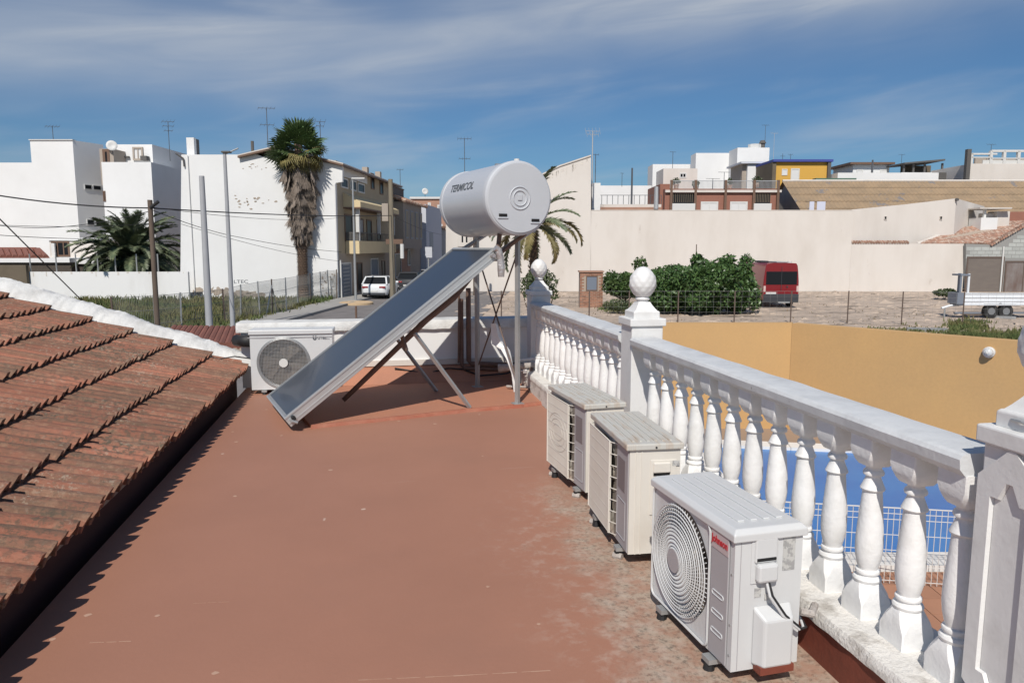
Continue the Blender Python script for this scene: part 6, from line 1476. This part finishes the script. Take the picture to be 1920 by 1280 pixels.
# left unit by the parapet
W_, D_, H_ = .815, .25, .665
t = thing('outdoor_unit', 'white outdoor unit standing left, partly hidden by the solar collector', 'air conditioner', (-1.265, 7.80, 0), R_(-2), 'air conditioner outdoor units')
cx, cz, R = .325, .325, .262
unit_case(t, W_, D_, H_ - .02, ac_white, cx, cz, R, zb=.05)
MB().box(-.012, W_ + .012, -.014, D_ + .012, H_ - .05, H_).build('lid', ac_white, t, bevel=.008)
MB().box(-.02, W_ + .002, -.004, -.0008, H_ - .082, H_ - .076).build('casing_seam', ac_grey, t)
m = MB()
for rr in (R, R * .965, R * .93): m.tube([(cx + rr * math.cos(a_ * .1309), -.006 - (R - rr) * .2, cz + rr * math.sin(a_ * .1309)) for a_ in range(49)], .005, 5)
n = 34
for i in range(-n // 2, n // 2 + 1):
    x = i * R * 1.86 / n; h = math.sqrt(max(0, (R * .93) ** 2 - x * x)); m.box(cx + x - .0014, cx + x + .0014, -.012, -.009, cz - h, cz + h); m.box(cx - h, cx + h, -.010, -.007, cz + x - .0014, cz + x + .0014)
m.build('fan_grille', galv, t)['kind'] = 'stuff'
MB().cyl((cx, -.022, cz), (cx, -.008, cz), .044, n=24).build('hub_disc', plate, t)
text_part(t, 'U', .052, .622, -.003, .560, brand_grey, bold=.003, name='logo'); text_part(t, 'UTEc', .042, .668, -.003, .562, brand_grey, squeeze=.9); text_part(t, 'Clima', .026, .735, -.003, .560, ac_grey, squeeze=.9)
t = thing('duct_pipe', 'short thick black duct lying between the unit and the mortar verge', 'duct', (-1.44, 8.10, .52))
MB().tube([(-.02, .08, 0), (.06, .0, 0), (.16, -.1, .01)], .062, 12).build('duct', rubber, t, smooth=True)

# ================================================================== SOLAR WATER HEATER
w = Vector((-.27, .963, 0)).normalized(); u = Vector((w.y, -w.x, 0))       # u: horizontal run direction, w: away along the tank
org = Vector((-.70, 6.12, 0))
MH = Matrix(((u.x, w.x, 0, org.x), (u.y, w.y, 0, org.y), (0, 0, 1, 0), (0, 0, 0, 1)))   # x run, y along tank, z up
t = thing('solar_heater', 'solar water heater: dark tilted collector with a pale cylindrical tank on a steel stand', 'solar water heater', org)
WM[t.name] = Matrix.Translation(org)
RUN, RISE, ZL, WD, TH = 1.89, 1.375, .045, 1.02, .092
ang = math.atan2(RISE, RUN); LC = math.hypot(RUN, RISE)
MCc = MH @ Matrix.Translation((0, 0, ZL)) @ Matrix.Rotation(-ang, 4, 'Y')   # collector plane: x up the slope, y width, z thickness (normal)
fr = MB(); e = .022
fr.box(0, LC, 0, e, 0, TH, MCc).box(0, LC, WD - e, WD, 0, TH, MCc).box(0, e, e, WD - e, 0, TH, MCc).box(LC - e, LC, e, WD - e, 0, TH, MCc).box(e, LC - e, e, WD - e, 0, .02, MCc)
frm = fr.build('collector_frame', alu, t, world=True, bevel=.003)
MB().box(.0, LC, -.004, -.0005, TH * .30, TH * .38, MCc).box(.0, LC, -.006, -.0005, TH * .88, TH * 1.02, MCc).build('frame_flange', alu, frm, world=True)
MB().box(e, LC - e, e, WD - e, TH - .016, TH - .008, MCc).build('absorber_plate', absorber, t, world=True)
MB().box(e * .6, e + .014, e, WD - e, TH - .008, TH + .002, MCc).box(LC - e - .014, LC - e * .6, e, WD - e, TH - .008, TH + .002, MCc).box(e, LC - e, e * .6, e + .012, TH - .008, TH + .002, MCc).box(e, LC - e, WD - e - .012, WD - e * .6, TH - .008, TH + .002, MCc).build('glazing_bead', galv, t, world=True)
for (x, y) in ((.03, -.03), (LC - .10, -.03)): MB().cyl(MCc @ Vector((x + .03, y + .035, .055)), MCc @ Vector((x + .03, y - .02, .055)), .018).build('pipe_union', rubber if x < 1 else foil, t, world=True)
MB().cyl(MCc @ Vector((.035, -.002, .05)), MCc @ Vector((.035, -.05, .05)), .013).cyl(MCc @ Vector((.035, -.05, .05)), MCc @ Vector((.06, -.05, .01)), .012).build('end_plug', galv, t, world=True)
# stand: two rear posts, struts, braces, cradle arms
def bar(p, q_, wd, material, name, nn=None): 
    p, q_ = Vector(p), Vector(q_); return MB().cyl(MH @ p, MH @ q_, wd, n=4).build(name, material, t, world=True)
PX_, PY0, PY1 = 2.10, .08, 1.03
ZT = 1.60
for i, y in enumerate((PY0, PY1)):
    bar((PX_, y, .02), (PX_, y, ZT + .02), .026, galv, 'post')
    bar((PX_ - .62 * 0 - .42, y - .0, .03), (PX_ - 1.02, y, .78), .022, galv, 'strut') if False else None
    MB().box(PX_ - .05, PX_ + .05, y - .05, y + .05, .027, .034, MH).build('foot_plate', galv, t, world=True)
for i, y in enumerate((.10, .98)):
    fx = 1.62; bar((fx, y, .03), (fx - .52, y, .745), .020, galv, 'strut')
    sx = .92 + .12 * 0; bar((fx - .60, y, .60), (fx - .66, y, .80), .020, galv_dark, 'bracket')
bar((PX_ + .01, PY0, ZT - .12), (PX_ + .01, PY1, .25), .009, galv_dark, 'cross_brace'); bar((PX_ - .01, PY1, ZT - .12), (PX_ - .01, PY0, .25), .009, galv_dark, 'cross_brace')
for y in (PY0, PY1): bar((RUN - .03, y, RISE + .05), (RUN + .42, y, ZT + .09), .022, galv, 'cradle_arm')
bar((RUN - .02, .04, RISE + ZL - .03), (RUN - .02, WD - .04, RISE + ZL - .03), .02, galv, 'cross_bar')
bar((RUN + .36, PY0 - .05, ZT + .05), (RUN + .36, PY1 + .05, ZT + .05), .02, galv, 'cross_bar'); bar((RUN + .08, PY0 - .05, ZT + .03), (RUN + .08, PY1 + .05, ZT + .03), .02, galv, 'cross_bar')
# sagging insulated return pipe under the collector
pp = [(.55, .52, .12), (.75, .5, .30), (1.05, .5, .56), (1.35, .5, .82), (1.62, .5, 1.02), (1.80, .5, 1.22)]
MB().tube([MH @ Vector(p) for p in pp], [.022, .024, .026, .03, .036, .034], 10).build('return_pipe', copper_old, t, world=True, smooth=True)
# tank
TR, TL = .326, 1.16
tc_near = at_b(974.5, 371.5, 6.62); Tn = CW(*tc_near); 
from mathutils import Quaternion
MT = Matrix(((u.x, 0, w.x, Tn.x), (u.y, 0, w.y, Tn.y), (0, 1, 0, Tn.z), (0, 0, 0, 1)))     # x: run dir, y: up, z: along axis away from camera
def tank_lathe(prof, n, name, material, par, smooth=True, auto=None):
    m = MB(); m.lathe(prof, n, MT); return m.build(name, material, par, world=True, smooth=smooth, auto=auto)
tank = tank_lathe([(TR - .004, .02), (TR - .004, .03), (TR - .004, TL - .05), (TR - .004, TL - .03)], 72, 'tank', tank_mat, t, auto=40)
cap = tank_lathe([(.001, -.002), (.06, -.003), (.09, -.004), (.20, -.002), (.30, .0), (TR - .035, .003), (TR - .012, .010), (TR - .001, .024), (TR + .002, .045), (TR + .002, .075), (TR - .003, .078)], 72, 'end_cap', tank_cap, tank, auto=30)
tank_lathe([(TR - .003, TL - .09), (TR + .002, TL - .085), (TR + .002, TL - .03), (TR - .03, TL + .01), (TR - .10, TL + .02), (.001, TL + .025)], 72, 'end_cap', tank_cap, tank, auto=30)
for (r0, h) in ((.098, .010), (.066, .008)):
    m = MB(); m.tube([MT @ Vector((math.cos(a_ * .1309) * r0 + .0, math.sin(a_ * .1309) * r0 + .0, -.006)) for a_ in range(49)], .006, 6); m.build('cap_ring', tank_cap, cap, world=True)
m = MB(); m.box(-.022, .022, -.02, .03, -.010, -.004, MT); m.build('cap_emblem', tank_cap, cap, world=True, bevel=.004)
for (x, y) in ((-.165, -.150), (.155, -.190)):
    MB().box(x - .040, x + .040, y - .012, y + .012, -.009, -.002, MT).build('plug_recess_shade', recess_shade_black, cap, world=True, bevel=.003); MB().box(x - .05, x + .05, y - .030, y - .018, -.010, -.002, MT).build('plug_lip', tank_cap, cap, world=True, bevel=.004)  # raised black slots carry the shade of plug recesses as colour
MB().cyl(MT @ Vector((.02, TR - .02, .10)), MT @ Vector((.02, TR + .022, .10)), .025, n=12).build('filler_cap', frame_white, tank, world=True)
MB().box(-.03, .03, TR - .01, TR + .012, .42, .46, MT).build('seam_clip', galv, tank, world=True)
# lettering wrapped on the barrel (reads from the far end to the near end)
me = text_mesh('TERMICOL', .105, .0, .002); bm = bmesh.new(); bm.from_mesh(me); bmesh.ops.subdivide_edges(bm, edges=[e_ for e_ in bm.edges if e_.calc_length() > .03], cuts=3); bm.to_mesh(me); bm.free()
mw = MB(); xs = max(v.co.x for v in me.vertices); vs = []
for v in me.vertices:
    th = math.pi - (.30 + (v.co.y) / TR * 1.0); axp = TL - .27 - v.co.x * (.56 / xs)
    vs.append((math.cos(th) * (TR - .0015), math.sin(th) * (TR - .0015), axp))
mw.add(vs, [tuple(p.vertices) for p in me.polygons], MT); mw.build('lettering', brand_grey, tank, world=True)
# foil wrapped elbow at the collector's top corner and hose
cp_ = MCc @ Vector((LC - .02, -.03, TH * .6))
MB().tube([cp_ + Vector((-.02, -.01, .04)), cp_ + Vector((.01, 0, .02)), cp_ + Vector((.03, 0, -.06)), cp_ + Vector((.035, 0, -.15)), cp_ + Vector((.035, 0, -.22))], [.03, .034, .03, .034, .028], 12).build('foil_elbow', foil, t, world=True)
MB().tube([cp_ + Vector((.0, .0, .03)), cp_ + Vector((.03, .1, .08)), cp_ + Vector((.06, .15, .28))], .022, 10).build('riser_pipe', copper_old, t, world=True)
MB().tube([cp_ + Vector((.06, .12, .0)), cp_ + Vector((.16, .1, .08)), cp_ + Vector((.26, .05, .16)), cp_ + Vector((.34, .08, .28))], .018, 8).build('riser_pipe', copper_old, t, world=True)

# ---- brown pipes at the parapet
t = thing('wall_pipes', 'rusty brown twin pipes running down the shaded parapet and along its foot', 'pipes', (.86, 8.1, 0))
def atY(x, y, Y): d = ray(x, y); k = Y / d.y; return d * k + Vector((0, 0, EYE))
for i, (x0, dy) in enumerate(((865, 0), (878, .0))):
    p0_ = atY(x0, 560 - 20 * i, 8.08); p1_ = atY(x0 + 1, 690 - 8 * i, 8.08); p2_ = atY(1000, 694 - 9 * i, 8.08)
    MB().tube([p0_, p1_ + Vector((0, 0, .04)), p1_ + Vector((.03, 0, 0)), p2_], .022 if i == 0 else .028, 8).build('pipe', copper_old, t, world=True)
MB().tube([atY(861, 500, 8.0), atY(860, 680, 8.09)], .012, 6).build('pipe', copper_old, t, world=True)
MB().tube([atY(740, 690, 8.1), atY(800, 700, 8.1), atY(840, 690, 8.09), atY(868, 692, 8.09), atY(900, 704, 8.02), atY(950, 700, 8.0), atY(975, 690, 8.0)], .009, 6).build('cable', rubber, t, world=True)
t = thing('plumbing', 'pale lagged pipe with brass valves in the corner by the far post', 'plumbing', (1.35, 7.7, 0))
MB().tube([atY(935, 690, 7.75), atY(960, 688, 7.7), atY(1004, 684, 7.6)], [.045, .034, .03], 12).build('lagged_pipe', lagging, t, world=True)
MB().tube([atY(972, 676, 7.75), atY(1006, 672, 7.65)], .018, 10).build('pipe', render_white2, t, world=True)
MB().tube([atY(950, 724, 7.5), atY(995, 726, 7.3)], .013, 8).build('pipe', lagging, t, world=True)
MB().tube([atY(996, 690, 7.6), atY(995, 725, 7.4), atY(994, 748, 7.15)], .02, 8).build('pipe', copper_old, t, world=True)
for (x, y) in ((984, 696), (992, 706), (990, 717)): c = atY(x, y, 7.5); MB().box(c.x - .022, c.x + .022, c.y - .022, c.y + .022, c.z - .02, c.z + .02).cyl(c, c + Vector((-.05, -.02, .01)), .008).build('valve', foil, t, world=True, bevel=.004)
t = thing('torn_sheet', 'torn strip of white plastic hanging from the stand behind the near post', 'plastic strip', (1.1, 7.3, .5))
m = MB(); L1 = [(927, 607, 7.3), (930, 625, 7.28), (936, 645, 7.25), (948, 655, 7.2), (955, 672, 7.1), (962, 700, 7.0), (966, 735, 6.9)]; ww = [.035, .05, .07, .045, .03, .014, .012]
vs = []
for (x, y, Y), q_ in zip(L1, ww):
    c = atY(x, y, Y); vs += [c + Vector((-q_, .01, 0)), c + Vector((q_ * .2, -.02, .01)), c + Vector((q_, .02, -.01))]
m.add(vs, [(3 * i, 3 * i + 1, 3 * i + 4, 3 * i + 3) for i in range(6)] + [(3 * i + 1, 3 * i + 2, 3 * i + 5, 3 * i + 4) for i in range(6)]); 
o = m.build('strip', torn_plastic, t, world=True); s_ = o.modifiers.new('s', 'SOLIDIFY'); s_.thickness = .003

# ================================================================== TILED ROOF ON THE LEFT
SL = R_(18.6); XE, ZE = -1.385, .165; CP = .405
t = thing('tiled_roof', 'weathered terracotta tiled roof with lichen, sloping down to the terrace', 'roof', (XE, 5, ZE))
inv_t = WM[t.name].inverted()
MR = Matrix.Translation((XE, 0, ZE)) @ Matrix.Rotation(SL, 4, 'Y') @ Matrix.Rotation(math.pi, 4, 'Z')   # x: up the slope, y: towards the camera (-Y), z: normal
MR = Matrix(((-math.cos(SL), 0, math.sin(SL), XE), (0, 1, 0, 0), (math.sin(SL), 0, math.cos(SL), ZE), (0, 0, 0, 1)))
def tile_mesh(seed):
    rnd = random.Random(seed); m = MB(); TWd = .236; n = 12; Lt = CP + .05; th_ = .014; ft, fb = [], []; bt_, bb = [], []; hh1, hh2 = rnd.uniform(.062, .070), rnd.uniform(.062, .070); tj1, tj2 = rnd.uniform(-.008, .006), rnd.uniform(-.008, .006)
    for i in range(n + 1):
        y = TWd * i / n; h = (hh1 if i < 6 else hh2) * (0, .70, .97, 1, .96, .03)[i % 6]; tipj = (tj1 if i < 6 else tj2)
        jz = rnd.uniform(-.0015, .0015)
        ft.append((-.008 + tipj + .012 * (1 - min(1, h / .04)) + rnd.uniform(-.003, .003), y, .044 + h + jz)); fb.append((-.004 + tipj, y, .044 + h * .80 - th_ * 1.25)); bt_.append((Lt, y, -.008 + h * .92)); bb.append((Lt, y, -.008 + h * .75 - th_))
    k = n + 1; vs = ft + bt_ + fb + bb
    fs = [(i, i + 1, k + i + 1, k + i) for i in range(n)] + [(2 * k + i, 3 * k + i, 3 * k + i + 1, 2 * k + i + 1) for i in range(n)] + [(i, 2 * k + i, 2 * k + i + 1, i + 1) for i in range(n)]
    fs += [(0, k, 3 * k, 2 * k), (n, 2 * k + n, 3 * k + n, k + n)]
    m.add(vs, fs); o = m.build('roof_tile', tile_mat); me = o.data; me.polygons.foreach_set('use_smooth', [True] * len(me.polygons)); me.set_sharp_from_angle(angle=R_(38)); bpy.data.objects.remove(o); return me
tms = [tile_mesh(i) for i in range(9)]; random.seed(17)
YV = 8.33; rows = 8
for r in range(rows):
    y = YV - .236 + (0 if r % 2 else .0); stop = 2.05 + r * .62 if r else 1.7
    stop = min(stop, 6.2)
    while y > stop:
        j = random.uniform(-.006, .006)
        M = inv_t @ MR @ Matrix.Translation((r * CP + random.uniform(-.010, .010), y, random.uniform(-.003, .004))) @ Matrix.Rotation(random.uniform(-.012, .012), 4, 'Z')
        inst('roof_tile', random.choice(tms), t, M); y -= .2375
m = MB(); m.box(0.07, 4.2, 1.2, YV, -.09, -.026, MR); m.build('underlay', brick_mortar, t, world=True)
m = MB(); m.box(.06, .10, 1.2, YV, -.04, .012, MR); m.build('eave_mortar', mat('eave_mortar', (.17, .085, .06), .95, (.10, .05, .04), 8, .8, bump=.8), t, world=True)  # mortar colour darkened towards the black shade under the eave
# house wall under the eave, coloured dark for the shade there
t2 = thing('house_wall', 'wall below the tiled eave, coloured dark as shade, along the left of the terrace', 'wall', (-1.52, 4, 0))
MB().box(-4.5, -1.50, -2, 8.3, GZ, ZE - .05).build('wall', mat('eave_shade_wall', (.09, .035, .028), .9), t2, world=True)
# white mortar verge at the far end of the roof
m = MB(); rings = []; N_ = 220
for k in range(N_ + 1):
    x = -.06 + 4.3 * k / N_; j = lambda s, f=6, a=.02: a * mnoise.noise(Vector((x * f, s, 2.5))) + a * .5 * mnoise.noise(Vector((x * 31, s * 3, 7.5)))
    hh = .13 + .05 * min(1, x / 1.5); wd = .34
    rings.append([(x, YV - .02 + j(1, 7, .035), .035), (x, YV + .03 + j(2, 7, .03), hh * .62 + j(7)), (x, YV + .11 + j(3), hh + j(4, 5, .018)), (x, YV + wd * .65, hh + .015 + j(5)), (x, YV + wd + j(6), hh * .5), (x, YV + wd + .03, -.10)])
m.loft([[MR @ Vector(p) for p in r] for r in rings]); m.build('mortar_verge', mortar_white, t, world=True, auto=50)
m = MB(); MB_ = atY(462, 668, 8.2)
m.tube([atY(382, 668, 8.25) + Vector((0, 0, .02)), atY(410, 673, 8.2), atY(440, 668, 8.15), atY(470, 672, 8.05)], .007, 6); o = m.build('cable', rubber); tag(o, 'thin dark cable lying on the mortar verge at the left unit', 'cable')
# small neighbouring tiled roof
t = cthing('neighbour_roof', 'small brown tiled roof of the neighbour beyond the white mortar verge', 'roof', 340, 452, 618, 10.4)
p_nl, p_nr = Vector(at_b(300, 648, 9.6)), Vector(at_b(470, 648, 9.6)); p_fl, p_fr = Vector(at_b(290, 614, 10.9)), Vector(at_b(450, 616.5, 10.9))
p_nr.x += .1
n = 17
for i in range(n):
    a_ = p_nl.lerp(p_nr, i / (n - 1)); b_ = p_fl.lerp(p_fr, i / (n - 1)) + Vector((.22, 0, 0)); b_ = p_fl.lerp(p_fr, i / (n - 1))
    MB().cyl(a_, b_ + Vector((.3, 0, 0)), .05, .045, 8, MC).build('roof_tile', far_tile_red, t, world=True)
MB().add([p_nl - Vector((0, 0, .03)), p_nr - Vector((0, 0, .03)), p_fr + Vector((.3, 0, -.03)), p_fl + Vector((.3, 0, -.03)), p_nl - Vector((0, 0, .2)), p_nr - Vector((0, 0, .2)), p_fr + Vector((.3, 0, -.2)), p_fl + Vector((.3, 0, -.2))], [(0, 1, 2, 3), (4, 7, 6, 5), (0, 4, 5, 1), (1, 5, 6, 2), (2, 6, 7, 3), (3, 7, 4, 0)], MC).build('roof_deck', brick_mortar, t, world=True)
